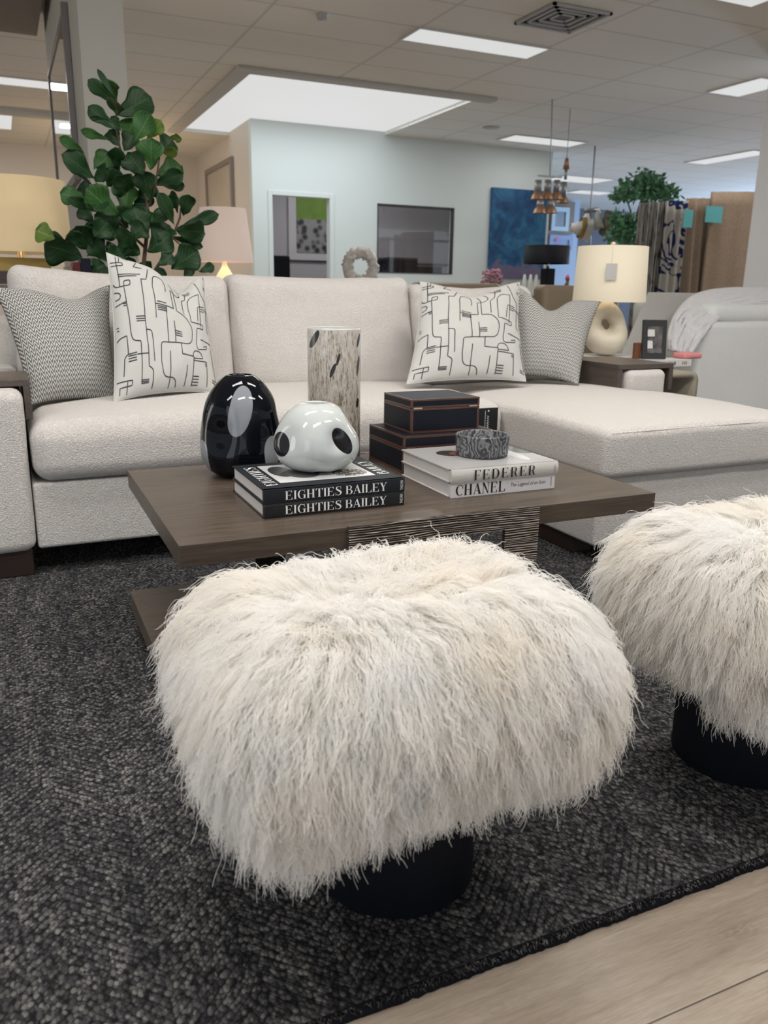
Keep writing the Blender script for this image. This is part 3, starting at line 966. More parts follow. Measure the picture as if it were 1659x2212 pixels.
c = pj.mix(blob(pj, po, 1.113, 1.985, 0.040, 0.040), (0.50, 0.49, 0.48), (0.06, 0.05, 0.045))
c = pj.mix(blob(pj, po, 1.140, 1.970, 0.034, 0.034), c, (0.30, 0.11, 0.09))
c = pj.mix(blob(pj, po, 1.325, 1.99, 0.040, 0.085), c, (0.13, 0.14, 0.14))
c = pj.mix(blob(pj, po, 1.275, 1.93, 0.020, 0.10), c, (0.78, 0.79, 0.82))
pj.set(color=c, rough=0.2, coat=0.7)
pj.bump(pj.noise(pj.world((25, 25, 25)), 2.0, 3), 0.2, 0.002)
boxes('cover_print', [(1.0085, 1.3395, 1.792, 2.0845, 0.4771, 0.4775)], pj.m, bf)

# ------------------------------------------------------------------ boxes
def shagreen(name):
    k = N(name)
    p = k.coord('Object')
    v = k.n('ShaderNodeTexVoronoi', Vector=p, Scale=420.0).outputs[0]
    k.set(color=k.mix(k.noise(p, 25, 3), (0.005, 0.007, 0.014), (0.010, 0.012, 0.018)), rough=0.5, spec=0.22)
    k.bump(v, 0.25, 0.0008)
    return k.m
M['shag'] = shagreen('navy_shagreen')
M['trimwood'] = wood('reddish_edge_wood', (0.050, 0.022, 0.015), (0.130, 0.060, 0.042), 0.35, 0, 2.0)
M['brass'] = flat('polished_brass', (0.80, 0.70, 0.52), 0.22, 1.0)
def edge_box(name, x0, x1, y0, y1, z0, z1, e, t, lid):
    """wooden edge strips around a box, as one part"""
    L = []
    for (ya, yb) in ((y0 - t, y0 + e), (y1 - e, y1 + t)):
        for (za, zb) in ((z0, z0 + e), (z1 - e, z1)):
            L.append((x0 - t, x1 + t, ya, yb, za, zb))
    for (xa, xb) in ((x0 - t, x0 + e), (x1 - e, x1 + t)):
        for (za, zb) in ((z0, z0 + e), (z1 - e, z1)):
            L.append((xa, xb, y0 + e, y1 - e, za, zb))
    for (xa, xb) in ((x0 - t, x0 + e), (x1 - e, x1 + t)):
        for (ya, yb) in ((y0 - t, y0 + e), (y1 - e, y1 + t)):
            L.append((xa, xb, ya, yb, z0 + e, z1 - e))
    return L
def trinket_box(label, x0, x1, y0, y1, z0, z1, zs, e):
    b = empty('trinket_box', ((x0 + x1) / 2, (y0 + y1) / 2, z0), label, 'box', None)
    t = 0.0008
    boxes('body', [(x0, x1, y0, y1, z0 + .001, zs)], M['shag'], b)
    boxes('body_edging', edge_box('', x0, x1, y0, y1, z0, zs, e, t, False), M['trimwood'], b)
    ld = boxes('lid', [(x0, x1, y0, y1, zs + .0012, z1 - .0006)], M['shag'], b)
    ed = boxes('lid_edging', edge_box('', x0, x1, y0, y1, zs + .0010, z1, e * .8, t, True), M['trimwood'], b)
    hx = (x1 - x0) * 0.03
    for (a, w) in ((x0 + hx, 0.028), (x1 - hx - 0.028, 0.028)):
        boxes('hinge', [(a, a + w, y0 - .0020, y0 + .001, zs - .0016, zs + .0026)], M['brass'], b, 0.0004)
    return b
trinket_box('larger navy box with reddish wooden edges, under the smaller box', 1.024, 1.340, 2.103, 2.352, 0.4005, 0.510, 0.4735, 0.0070)
trinket_box('smaller navy box with reddish wooden edges, on top of the larger box', 1.066, 1.296, 2.142, 2.335, 0.5105, 0.611, 0.5845, 0.0062)

# ------------------------------------------------------------------ marble bowl
def marble():
    k = N('grey_zebra_marble')
    p = k.coord('Object')
    ds = k.noise(p, 14, 3, 0.6)
    pv = k.n('ShaderNodeVectorMath', operation='ADD')
    k.s(pv.inputs[0], p)
    k.s(pv.inputs[1], k.n('ShaderNodeCombineXYZ', X=k.math('MULTIPLY', ds, 0.09), Y=k.math('MULTIPLY', ds, -0.07), Z=k.math('MULTIPLY', ds, 0.10)).outputs[0])
    mp = k.n('ShaderNodeMapping')
    mp.inputs['Rotation'].default_value = (0.3, 0.25, 0.5)
    mp.inputs['Scale'].default_value = (1, 1, 0.33)
    k.s(mp.inputs[0], pv.outputs[0])
    w = k.n('ShaderNodeTexWave', Vector=mp.outputs[0], Scale=24.0, Distortion=3.4, Detail=3.0).outputs[1]
    n2 = k.noise(mp.outputs[0], 55, 4, 0.6, 0.6)
    f = k.math('ADD', k.math('MULTIPLY', w, 0.50), k.math('MULTIPLY', n2, 0.50))
    k.set(color=k.ramp(f, [(0.22, (0.022, 0.024, 0.026)), (0.40, (0.070, 0.073, 0.077)), (0.58, (0.125, 0.13, 0.135)), (0.80, (0.21, 0.215, 0.22))]), rough=0.40, spec=0.4)
    return k.m
M['marble'] = marble()
bx, by, bz = 1.187, 1.935, 0.4778
def flute(p):
    r = math.hypot(p.x, p.y)
    if r > 0.072:
        a = math.atan2(p.y, p.x)
        s = 1 - 0.022 * abs(math.cos(a * 10))
        p = Vector((p.x * s, p.y * s, p.z))
    return p
bowl = lathe_obj('bowl', [(0, 0.0), (0.066, 0), (0.072, 0.002), (0.0735, 0.010), (0.0755, 0.055), (0.0752, 0.0585), (0.073, 0.060), (0.068, 0.0595), (0.066, 0.057), (0.064, 0.016), (0.058, 0.010), (0, 0.009)], (0, 0, 0), M['marble'], None, 160, flute)
bowl.location = (bx, by, bz)
tag(bowl, 'grey and black striped marble bowl with fluted sides on the white books', 'bowl')

# ------------------------------------------------------------------ vases
def patches(name, base, patch, spots, rough=0.04, sp_=0.5):
    k = N(name)
    o = k.xyz(k.coord('Object'))
    f = None
    for (cx, cy, cz, rx, ry, rz, sh) in spots:
        t = None
        for a, (cc, rr) in enumerate(((cx, rx), (cy, ry), (cz, rz))):
            v = o[a]
            if a == 0 and sh:
                v = k.math('SUBTRACT', v, k.math('MULTIPLY', k.math('SUBTRACT', o[2], cz), sh))
            d = k.math('POWER', k.math('ABSOLUTE', k.math('DIVIDE', k.math('SUBTRACT', v, cc), rr)), 2.0)
            t = d if t is None else k.math('ADD', t, d)
        s = k.ramp(t, [(0.92, (1, 1, 1)), (1.0, (0, 0, 0))])
        f = s if f is None else k.math('MAXIMUM', f, s)
    k.set(color=k.mix(f, base, patch), rough=rough, spec=sp_)
    return k.m
def catmull(pts, n=6):
    out = []
    for i in range(len(pts) - 1):
        p0, p1, p2, p3 = pts[max(i - 1, 0)], pts[i], pts[i + 1], pts[min(i + 2, len(pts) - 1)]
        for k in range(n):
            t = k / n
            out.append(tuple(0.5 * (2 * b + (c_ - a) * t + (2 * a - 5 * b + 4 * c_ - d) * t * t + (3 * b - a - 3 * c_ + d) * t ** 3) for a, b, c_, d in zip(p0, p1, p2, p3)))
    out.append(pts[-1])
    return out
# unit vectors on the table plane: towards the camera, and to the right as the camera sees it
def dents(lst, extra=None):
    def f(p):
        q = p.copy()
        for (dx, dy, dz, rad, amp) in lst:
            d = (p - Vector((dx, dy, dz))).length
            g = math.exp(-(d / rad) ** 2 * 1.3)
            rr = Vector((p.x, p.y, 0))
            if rr.length > 1e-6:
                q -= rr.normalized() * amp * g
        return q
    return f
def cam_dir(x, y):
    v = Vector((-x, -y, 0)).normalized()
    return v, Vector((-v.y, v.x, 0))
# tall black vase
vx, vy = 0.590, 2.275
c_, r_ = cam_dir(vx, vy)
def VP(right, toward, z):
    p = r_ * right + c_ * toward
    return p.x, p.y, z
prof = catmull([(0.0, 0.0), (0.050, 0.0), (0.074, 0.003), (0.100, 0.020), (0.115, 0.050), (0.119, 0.085), (0.1155, 0.134), (0.106, 0.185), (0.093, 0.222), (0.071, 0.256), (0.051, 0.275), (0.040, 0.2825)], 5) + [(0.033, 0.285), (0.030, 0.281), (0.032, 0.268), (0.05, 0.25), (0.07, 0.2), (0.08, 0.12), (0.06, 0.02), (0, 0.015)]
bd = dents([(*VP(-0.060, 0.085, 0.125), 0.058, 0.018), (*VP(0.055, 0.09, 0.110), 0.070, 0.013), (*VP(0.110, 0.0, 0.17), 0.05, 0.006)])
M['bvase'] = patches('black_glass_white_patches', (0.002, 0.003, 0.006), (0.24, 0.255, 0.275), [(*VP(-0.004, 0.085, 0.193), 0.032, 0.060, 0.072, 0.22), (*VP(-0.108, 0.035, 0.058), 0.034, 0.034, 0.050, 0), (*VP(0.083, 0.070, 0.070), 0.032, 0.032, 0.052, 0)], 0.03, 0.32)
bv = lathe_obj('vase', prof, (0, 0, 0), M['bvase'], None, 96, bd)
bv.location = (vx, vy, 0.4005)
tag(bv, 'tall glossy black dented vase with pale patches on the coffee table', 'vase')
# squat white vase
wx, wy = 0.702, 1.955
c_, r_ = cam_dir(wx, wy)
prof = catmull([(0.0, 0.004), (0.040, 0.000), (0.070, 0.006), (0.096, 0.024), (0.110, 0.052), (0.109, 0.084), (0.098, 0.112), (0.083, 0.137), (0.066, 0.156), (0.047, 0.168), (0.035, 0.1715)], 6) + [(0.031, 0.1725), (0.028, 0.169), (0.03, 0.152), (0.06, 0.12), (0.08, 0.07), (0.05, 0.02), (0, 0.015)]
wd = dents([(*VP(0.056, 0.088, 0.088), 0.034, 0.020), (*VP(-0.075, 0.075, 0.080), 0.045, 0.014), (*VP(0.095, 0.0, 0.128), 0.038, 0.014), (*VP(0.0, 0.09, 0.0), 0.03, 0.006), (*VP(0.0, -0.1, 0.07), 0.05, 0.012)])
M['wvase'] = patches('white_glass_black_patches', (0.52, 0.55, 0.535), (0.006, 0.005, 0.008), [(*VP(0.064, 0.072, 0.086), 0.0245, 0.034, 0.034, -0.40), (*VP(-0.090, 0.050, 0.074), 0.0215, 0.040, 0.032, 0.0), (*VP(0.012, 0.068, -0.002), 0.026, 0.028, 0.010, 0)])
wv = lathe_obj('vase', prof, (0, 0, 0), M['wvase'], None, 96, wd)
wv.location = (wx, wy, 0.4703)
tag(wv, 'squat glossy white dented vase with black spots on the black books', 'vase')
# speckled glass cylinder
k = N('speckled_frosted_glass')
o_ = k.xyz(k.coord('Object'))
pz = k.coord('Object', (38, 38, 13))
pz2 = k.coord('Object', (110, 110, 24))
n1 = k.noise(pz, 1.4, 4, 0.65, 0.4)
n2 = k.noise(pz2, 1.8, 3, 0.7, 0.6)
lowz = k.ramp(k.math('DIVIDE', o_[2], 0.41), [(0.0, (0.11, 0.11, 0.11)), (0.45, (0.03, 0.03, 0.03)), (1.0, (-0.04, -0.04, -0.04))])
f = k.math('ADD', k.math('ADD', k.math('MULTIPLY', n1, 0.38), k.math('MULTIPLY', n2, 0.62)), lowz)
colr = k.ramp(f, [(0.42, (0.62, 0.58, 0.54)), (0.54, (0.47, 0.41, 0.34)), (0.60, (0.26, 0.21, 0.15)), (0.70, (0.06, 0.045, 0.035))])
cx_, cy_ = 0.897, 2.335
c_, r_ = cam_dir(cx_, cy_)
for (rt_, tw, zz, w_, h_, sh) in ((-0.058, 0.055, 0.378, 0.0095, 0.026, 0.45), (-0.004, 0.079, 0.290, 0.0062, 0.021, 0.36), (0.012, 0.078, 0.322, 0.0045, 0.018, 0.25), (0.072, 0.033, 0.375, 0.004, 0.020, 0.2), (0.071, 0.035, 0.30, 0.004, 0.03, 0.1), (0.070, 0.036, 0.19, 0.004, 0.015, 0.1)):
    p = r_ * rt_ + c_ * tw
    # distance along the camera's right, sheared with height
    ru = k.math('ADD', k.math('MULTIPLY', o_[0], r_.x), k.math('MULTIPLY', o_[1], r_.y))
    tu = k.math('ADD', k.math('MULTIPLY', o_[0], c_.x), k.math('MULTIPLY', o_[1], c_.y))
    a = k.math('DIVIDE', k.math('SUBTRACT', k.math('SUBTRACT', ru, rt_), k.math('MULTIPLY', k.math('SUBTRACT', o_[2], zz), sh)), w_)
    b = k.math('DIVIDE', k.math('SUBTRACT', o_[2], zz), h_)
    d = k.math('ADD', k.math('MULTIPLY', a, a), k.math('MULTIPLY', b, b))
    ins = k.math('MULTIPLY', k.math('LESS_THAN', d, 1.0), k.math('GREATER_THAN', tu, 0.0))
    colr = k.mix(ins, colr, (0.010, 0.008, 0.010))
colr = k.mix(k.math('GREATER_THAN', o_[2], 0.4035), colr, (0.52, 0.52, 0.49))
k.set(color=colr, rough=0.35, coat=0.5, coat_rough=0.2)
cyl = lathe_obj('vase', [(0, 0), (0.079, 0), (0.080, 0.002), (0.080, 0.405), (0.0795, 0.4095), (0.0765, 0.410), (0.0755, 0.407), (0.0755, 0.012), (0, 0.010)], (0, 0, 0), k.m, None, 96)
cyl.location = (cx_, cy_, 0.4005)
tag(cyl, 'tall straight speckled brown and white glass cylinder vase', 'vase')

# ------------------------------------------------------------------ throw pillows
def pillow_surface(c4, thick, dip=0.0, dipx=0.5, dipw=0.22, pinch=0.05, seed=0.0, side=1):
    """c4: TL, TR, BL, BR; returns function (u, v) -> point on the front (+1) or back (-1) side"""
    TL, TR, BL, BR = [Vector(p) for p in c4]
    nrm = ((TR - TL).cross(BL - TL)).normalized()
    if nrm.y > 0: nrm = -nrm
    ex = (TR - TL)
    ez = (TL - BL)
    def f(u, v, side=side):
        a, b = 2 * u - 1, 2 * v - 1            # v = 0 at the bottom
        # concave sides, pulled-out corners
        uu = u + (-a) * pinch * (1 - b * b) * abs(a) ** 3
        vv = v + (-b) * pinch * (1 - a * a) * abs(b) ** 3
        p = (BL * (1 - uu) + BR * uu) * (1 - vv) + (TL * (1 - uu) + TR * uu) * vv
        if dip:
            g = math.exp(-((u - dipx) / dipw) ** 2)
            p -= ez * dip * g * max(0, v) ** 2.2
        w = (max(0, 1 - abs(a) ** 2.4) * max(0, 1 - abs(b) ** 2.4)) ** 0.62
        th = thick * w
        if dip and side > 0:
            th -= 0.35 * thick * math.exp(-((u - dipx) / (dipw * .7)) ** 2) * max(0, v - 0.25) ** 1.2 * w
        th += 0.010 * noise.noise(Vector((u * 4 + seed, v * 4, seed))) * w + 0.004 * noise.noise(Vector((u * 13 + seed, v * 11, seed))) * w
        return p + nrm * th * side
    return f
def pillow(name, label, c4, mat, thick=0.075, group=None, strokes=None, **kw):
    f = pillow_surface(c4, thick, **kw)
    bm = bmesh.new()
    uvl = bm.loops.layers.uv.new('UVMap')
    n = 44
    grids = {}
    ts = [0.5 - 0.5 * math.cos(PI * i / n) for i in range(n + 1)]
    for s in (1, -1):
        g = {}
        for i, u in enumerate(ts):
            for j, v in enumerate(ts):
                if s == -1 and (i in (0, n) or j in (0, n)):
                    g[i, j] = grids[1][i, j]
                else:
                    g[i, j] = bm.verts.new(f(u, v, s))
        grids[s] = g
        for i in range(n):
            for j in range(n):
                q = [(i, j), (i + 1, j), (i + 1, j + 1), (i, j + 1)]
                if s == -1: q = q[::-1]
                fc = bm.faces.new([g[k] for k in q])
                for lp, (a, b) in zip(fc.loops, q):
                    lp[uvl].uv = (ts[a], ts[b])
    if strokes:
        for poly, wd_ in strokes:
            add_stroke(bm, f, poly, wd_)
    bmesh.ops.recalc_face_normals(bm, faces=[q for q in bm.faces if q.material_index == 0])
    org = (Vector(c4[2]) + Vector(c4[3])) / 2
    me = bm_mesh(bm, name)
    me.transform(Matrix.Translation(-org))
    o = link(name, me, [mat, M['ink']] if strokes else [mat])
    o.location = org
    tag(o, label, 'pillow', group)
    # piped seam round the edge
    bm = bmesh.new()
    loop = [(t, 0) for t in ts] + [(1, t) for t in ts[1:]] + [(t, 1) for t in ts[::-1][1:]] + [(0, t) for t in ts[::-1][1:]]
    add_tube(bm, [f(u, v, 0) - org for u, v in loop], 0.0022, 6)
    pm = bm_mesh(bm, 'edge_seam')
    so = bpy.data.objects.new('edge_seam', pm)
    pm.materials.append(mat)
    COL.objects.link(so)
    so.parent = o
    return o
def round_poly(pts, step=0.012):
    """pts: (x, y[, r]) -> dense polyline with rounded corners"""
    out = []
    P = [Vector((p[0], p[1])) for p in pts]
    R = [p[2] if len(p) > 2 else 0.0 for p in pts]
    for i, p in enumerate(P):
        if i in (0, len(P) - 1) or R[i] <= 0:
            out.append(p)
            continue
        a, b = P[i - 1] - p, P[i + 1] - p
        r = min(R[i], a.length * .5, b.length * .5)
        s, e = p + a.normalized() * r, p + b.normalized() * r
        for k in range(7):
            t = k / 6
            out.append(s * (1 - t) ** 2 + p * 2 * t * (1 - t) + e * t * t)
    dense = [out[0]]
    for a, b in zip(out, out[1:]):
        n = max(1, int((b - a).length / step))
        for k in range(1, n + 1):
            dense.append(a + (b - a) * k / n)
    return dense
def add_stroke(bm, f, poly, w):
    L, R = [], []
    for i, p in enumerate(poly):
        t = (poly[min(i + 1, len(poly) - 1)] - poly[max(i - 1, 0)])
        if t.length < 1e-9: t = Vector((1, 0))
        t.normalize()
        nn = Vector((-t.y, t.x)) * w / 2
        for lst, q in ((L, p + nn), (R, p - nn)):
            u, v = min(.995, max(.005, q.x)), min(.995, max(.005, q.y))
            P = f(u, v, 1)
            du, dv = f(min(1, u + .004), v, 1) - f(u - .004, v, 1), f(u, min(1, v + .004), 1) - f(u, v - .004, 1)
            nr = du.cross(dv).normalized()
            lst.append(bm.verts.new(P + nr * (0.0012 if nr.y < 0 else -0.0012)))
    for i in range(len(poly) - 1):
        bm.faces.new((L[i], L[i + 1], R[i + 1], R[i])).material_index = 1
# the line drawing, in units of the pillow's own square (0..100, y down)
DRAW = []
def D(*pts):
    DRAW.append(pts)
def XY(x, y):
    t = (y - 110) / 745.0
    xl, xr = 205 - 115 * t, 935 + 45 * t
    yt = 112
    return ((x - xl) / (xr - xl), 1 - (y - yt) / 760.0)
def S_(*pts):
    q = []
    for p in pts:
        u, v = XY(p[0], p[1])
        q.append((u, v, (p[2] / 760.0) if len(p) > 2 else 0))
    DRAW.append(q)
S_((220, 205), (322, 195, 8), (320, 214, 8), (250, 219, 8), (240, 300, 20), (248, 328, 15), (296, 325))
S_((300, 150), (285, 210), (272, 325)); S_((322, 150), (300, 200)); S_((330, 160), (370, 165))
S_((296, 325), (298, 300, 10), (335, 296, 10), (330, 322, 8), (294, 325), (291, 420), (289, 550), (293, 592, 30), (340, 598, 8), (336, 790), (385, 790))
S_((275, 265), (405, 262)); S_((275, 276), (380, 273)); S_((380, 215), (408, 180)); S_((378, 215), (427, 219))
S_((465, 215), (432, 290), (400, 291), (385, 470), (384, 715), (413, 732, 28), (411, 876), (378, 882))
for dy in (0, 11, 22): S_((330, 482 + dy), (384, 482 + dy))
S_((384, 545), (420, 548, 26), (423, 695))
S_((455, 490), (462, 320), (478, 258, 40), (540, 256, 40), (546, 300), (540, 340))
S_((456, 422), (578, 422), (580, 305), (632, 304, 22), (657, 280, 22), (630, 225))
for dy in (0, 24, 33, 42): S_((470, 408 + dy), (532, 408 + dy))
S_((527, 425), (525, 605))
S_((585, 245), (604, 290), (600, 425), (660, 432, 50), (712, 510, 70), (690, 605, 70), (600, 605), (474, 605, 16), (471, 700), (485, 775, 50), (575, 775, 50), (592, 876))
S_((573, 490), (572, 605))
for dy in (0, 12, 24): S_((573, 543 + dy), (622, 543 + dy))
S_((670, 205), (702, 235, 15), (692, 290, 20), (662, 305, 15), (659, 420))
for dy in (0, 12, 24): S_((696, 218 + dy), (742, 218 + dy))
S_((797, 285), (735, 272, 30), (705, 300, 20), (702, 462), (804, 488, 8), (800, 515, 8), (746, 503), (733, 600, 20), (740, 632, 15), (830, 622, 6), (832, 604, 6), (795, 612))
S_((797, 285), (780, 500)); S_((760, 460), (772, 366, 14), (832, 380)); S_((785, 386), (830, 394)); S_((783, 400), (826, 408)); S_((830, 395), (880, 411))
S_((795, 180), (822, 300), (856, 345), (845, 520), (865, 535)); S_((870, 150), (912, 232, 30), (898, 300)); S_((862, 236), (905, 252)); S_((862, 248), (902, 264))
S_((608, 605), (610, 664), (698, 672), (702, 820), (685, 872))
S_((692, 672), (702, 640, 30), (756, 640, 30), (780, 680), (696, 681)); S_((700, 693), (816, 695), (832, 858)); S_((800, 705), (818, 705)); S_((800, 715), (818, 715))
S_((530, 648), (532, 872)); S_((650, 718), (648, 830), (640, 876))
for dy in (0, 14, 28, 42): S_((705, 772 + dy), (752, 772 + dy))
S_((440, 885), (462, 838, 30), (527, 835))
S_((262, 564), (208, 572, 30), (180, 640, 30), (163, 765)); S_((262, 564), (258, 650)); S_((310, 648), (248, 652, 16), (234, 670), (223, 745))
for dy in (0, 12, 24): S_((256, 660 + dy), (306, 658 + dy))
S_((310, 657), (385, 657)); S_((160, 765), (277, 767, 6), (275, 790, 6), (198, 791), (195, 872)); S_((246, 768), (240, 872)); S_((244, 852), (382, 850)); S_((244, 864), (350, 864))
for dy in (0, 14, 28, 42): S_((192, 492 + dy), (226, 490 + dy))
S_((212, 388), (236, 345, 24), (268, 362, 14), (258, 386, 10), (212, 392)); S_((208, 422), (292, 402)); S_((270, 412), (292, 411)); S_((270, 422), (292, 421))
S_((905, 310), (880, 420), (878, 515)); S_((336, 775), (386, 775)); S_((336, 783), (386, 783)); S_((880, 620), (915, 800)); S_((770, 572), (880, 590)); S_((875, 780), (915, 790)); S_((875, 792), (912, 802))
def strokes(w=0.0068):
    out = []
    for q in DRAW:
        cur = []
        for p in round_poly(q):
            p = Vector((0.49 + (p.x - 0.5) * 1.16, 0.5 + (p.y - 0.5) * 1.10))
            if 0.012 < p.x < 0.988 and 0.012 < p.y < 0.988:
                cur.append(p)
            else:
                if len(cur) > 1: out.append((cur, w))
                cur = []
        if len(cur) > 1: out.append((cur, w))
    return out
V3 = lambda p: tuple(p)
pillow('throw_pillow', 'grey herringbone pillow leaning on the left sofa arm', [V3(at(-14, 620, 3.35)), V3(at(236, 616, 3.45)), V3(at(68, 874, 3.07)), V3(at(256, 866, 3.20))], M['herring'], 0.085, None, None, dip=0.10, dipx=0.62, dipw=0.22, pinch=0.04, seed=1.0)
pillow('throw_pillow', 'cream pillow with black line drawing at the left end of the sofa', [V3(at(230, 546, 3.34)), V3(at(440, 596, 3.44)), V3(at(246, 868, 3.02)), V3(at(470, 848, 3.10))], M['linen'], 0.085, None, strokes(), dip=0.16, dipx=0.68, dipw=0.17, pinch=0.035, seed=2.0)
pillow('throw_pillow', 'grey herringbone pillow at the right end, in front of the white lamp', [V3(at(1100, 610, 3.50)), V3(at(1296, 652, 3.30)), V3(at(1106, 812, 3.24)), V3(at(1249, 832, 3.03))], M['herring'], 0.080, None, None, dip=0.20, dipx=0.42, dipw=0.20, pinch=0.045, seed=3.0)
pillow('throw_pillow', 'cream pillow with black line drawing at the right end of the sofa', [V3(at(908, 608, 3.40)), V3(at(1122, 610, 3.38)), V3(at(878, 830, 3.06)), V3(at(1136, 824, 3.06))], M['linen'], 0.085, None, strokes(), dip=0.14, dipx=0.50, dipw=0.24, pinch=0.035, seed=4.0)

# ------------------------------------------------------------------ fur stools
def fur_material(name):
    k = N(name)
    d = k.n('ShaderNodeBsdfDiffuse')
    t = k.n('ShaderNodeBsdfTranslucent')
    nz = k.noise(k.world(), 6.5, 3, 0.6)
    col = k.ramp(nz, [(0.30, (0.95, 0.94, 0.925)), (0.52, (0.95, 0.93, 0.895)), (0.72, (0.945, 0.905, 0.845))])
    k.s(d.inputs[0], col); k.s(t.inputs[0], col)
    mxs = k.n('ShaderNodeMixShader')
    k.s(mxs.inputs[0], 0.58); k.s(mxs.inputs[1], d.outputs[0]); k.s(mxs.inputs[2], t.outputs[0])
    k.t.links.new(mxs.outputs[0], k.out.inputs[0])
    return k.m
M['fur'] = fur_material('long_curly_sheepskin')
M['skin'] = flat('sheepskin_hide', (0.84, 0.81, 0.76), 0.95)
k = N('black_velvet_plinth'); k.set(color=k.mix(k.noise(k.world(), 40, 3), (0.004, 0.005, 0.008), (0.007, 0.008, 0.012)), rough=0.75, spec=0.15); M['plinth'] = k.m

def make_fur(c, h, r, seed, nguide=4200, nchild=24, base=(0, 0)):
    g = np.random.default_rng(seed)
    c = np.array(c); h = np.array(h)
    core = h - r
    def sdf(p):
        q = np.abs(p) - core
        o = np.linalg.norm(np.maximum(q, 0), axis=1)
        return o + np.minimum(q.max(axis=1), 0) - r
    def normal(p):
        cl = np.clip(p, -core, core)
        d = p - cl
        l = np.linalg.norm(d, axis=1, keepdims=True)
        return d / np.maximum(l, 1e-9)
    # roots: project random box points to the rounded surface
    A = np.array([h[1] * h[2], h[1] * h[2], h[0] * h[2], h[0] * h[2], h[0] * h[1]])
    face = g.choice(5, nguide * 2, p=A / A.sum())
    uv = g.uniform(-1, 1, (nguide * 2, 2))
    P = np.zeros((nguide * 2, 3))
    for i, (ax, sg) in enumerate(((0, 1), (0, -1), (1, 1), (1, -1), (2, 1))):
        m_ = face == i
        o2 = [a for a in range(3) if a != ax]
        P[m_, ax] = sg * h[ax]
        P[m_, o2[0]] = uv[m_, 0] * h[o2[0]]
        P[m_, o2[1]] = uv[m_, 1] * h[o2[1]]
    cl = np.clip(P, -core, core)
    d = P - cl
    P = cl + d / np.linalg.norm(d, axis=1, keepdims=True) * r
    P = P[:nguide]
    n = normal(P)
    # the coat parts along a short line on the top and falls to all sides
    part = np.stack([np.clip(P[:, 0], -0.09, 0.10), np.clip(P[:, 1] * 0, 0, 0) + 0.0, np.full(nguide, h[2])], 1)
    rad = P - part
    rad[:, 2] = 0
    rad += g.normal(0, 0.02, rad.shape) * [1, 1, 0]
    rad /= np.maximum(np.linalg.norm(rad, axis=1, keepdims=True), 1e-6)
    topw = np.clip((n[:, 2:3]), 0, 1)
    flow = rad * (0.35 + 0.65 * topw) + np.array([0, 0, -1.0]) * (1 - topw) * 1.0
    flow -= n * np.sum(flow * n, 1, keepdims=True)
    flow /= np.maximum(np.linalg.norm(flow, axis=1, keepdims=True), 1e-6)
    swirl = np.sin(P[:, 0:1] * 19 + P[:, 1:2] * 13 + seed) * 0.35
    side = np.cross(n, flow)
    d = n * (0.62 - 0.22 * topw + g.normal(0, .10, (nguide, 1))) + flow * 0.8 + side * (swirl + g.normal(0, .22, (nguide, 1)))
    d /= np.linalg.norm(d, axis=1, keepdims=True)
    L = g.uniform(0.085, 0.125, nguide)
    low = np.clip((-P[:, 2] - h[2] * 0.2) / (h[2] * 0.8), 0, 1)
    L *= 1 - 0.25 * low + 0.45 * np.exp(-((P[:, 0] + h[0] * .8) / .12) ** 2) * (P[:, 1] < -h[1] * .3) * low
    L *= 1 + 0.9 * np.exp(-((P[:, 0] - h[0]) / .03) ** 2 - ((P[:, 1] + h[1] * .45) / .035) ** 2) * low
    K = 11
    layer = g.uniform(0.002, 0.040, nguide) 
    pts = np.zeros((nguide, K, 3))
    p = P.copy()
    pts[:, 0] = p
    grav = np.array([0, 0, -1.0])
    for s in range(1, K):
        t = s / (K - 1)
        d = d + grav * 0.16 + g.normal(0, 0.07, d.shape)
        d /= np.linalg.norm(d, axis=1, keepdims=True)
        p = p + d * (L / (K - 1))[:, None]
        sd = sdf(p)
        lim = layer * min(1, t * 2.2)
        pen = np.clip(lim - sd, 0, None)
        p = p + normal(p + 1e-6) * pen[:, None] * 0.8
        pts[:, s] = p
    # children
    tt = np.linspace(0, 1, K)
    idx = np.repeat(np.arange(nguide), nchild)
    nn = len(idx)
    G = pts[idx]
    Nn = n[idx]
    off = g.normal(0, 0.0095, (nn, 3))
    off -= Nn * np.sum(off * Nn, 1, keepdims=True)
    clump = g.uniform(0.15, 0.62, nguide)[idx][:, None]
    taper = 1 - clump * (tt[None, :] ** 0.8)
    C = G + off[:, None, :] * taper[:, :, None]
    ph = g.uniform(0, 2 * PI, (nguide, 2))[idx]
    fr = g.uniform(16, 30, nguide)[idx]
    amp = g.uniform(0.0012, 0.0045, nguide)[idx]
    tang = np.gradient(G, axis=1)
    tang /= np.maximum(np.linalg.norm(tang, axis=2, keepdims=True), 1e-9)
    s1 = np.cross(tang, Nn[:, None, :])
    s1 /= np.maximum(np.linalg.norm(s1, axis=2, keepdims=True), 1e-6)
    s2 = np.cross(tang, s1)
    a1 = np.sin(tt[None] * fr[:, None] * 0.9 + ph[:, :1]) * amp[:, None] * (tt[None] ** 0.7)
    a2 = np.cos(tt[None] * fr[:, None] * 0.9 + ph[:, 1:]) * amp[:, None] * 0.8 * (tt[None] ** 0.7)
    C += s1 * a1[:, :, None] + s2 * a2[:, :, None]
    own = g.normal(0, 1, (nn, 2, 3)) * 0.0022
    C += own[:, 0][:, None, :] * (tt[None, :, None] ** 1.5) + own[:, 1][:, None, :] * np.sin(tt * 7)[None, :, None] * tt[None, :, None]
    fly = g.random(nn) < 0.03
    C[fly] += (g.normal(0, 0.012, (fly.sum(), 3)) + Nn[fly] * 0.010)[:, None, :] * (tt[None, :, None] ** 1.6)
    # each hair has its own length
    cut = g.uniform(0.72, 1.05, nn)
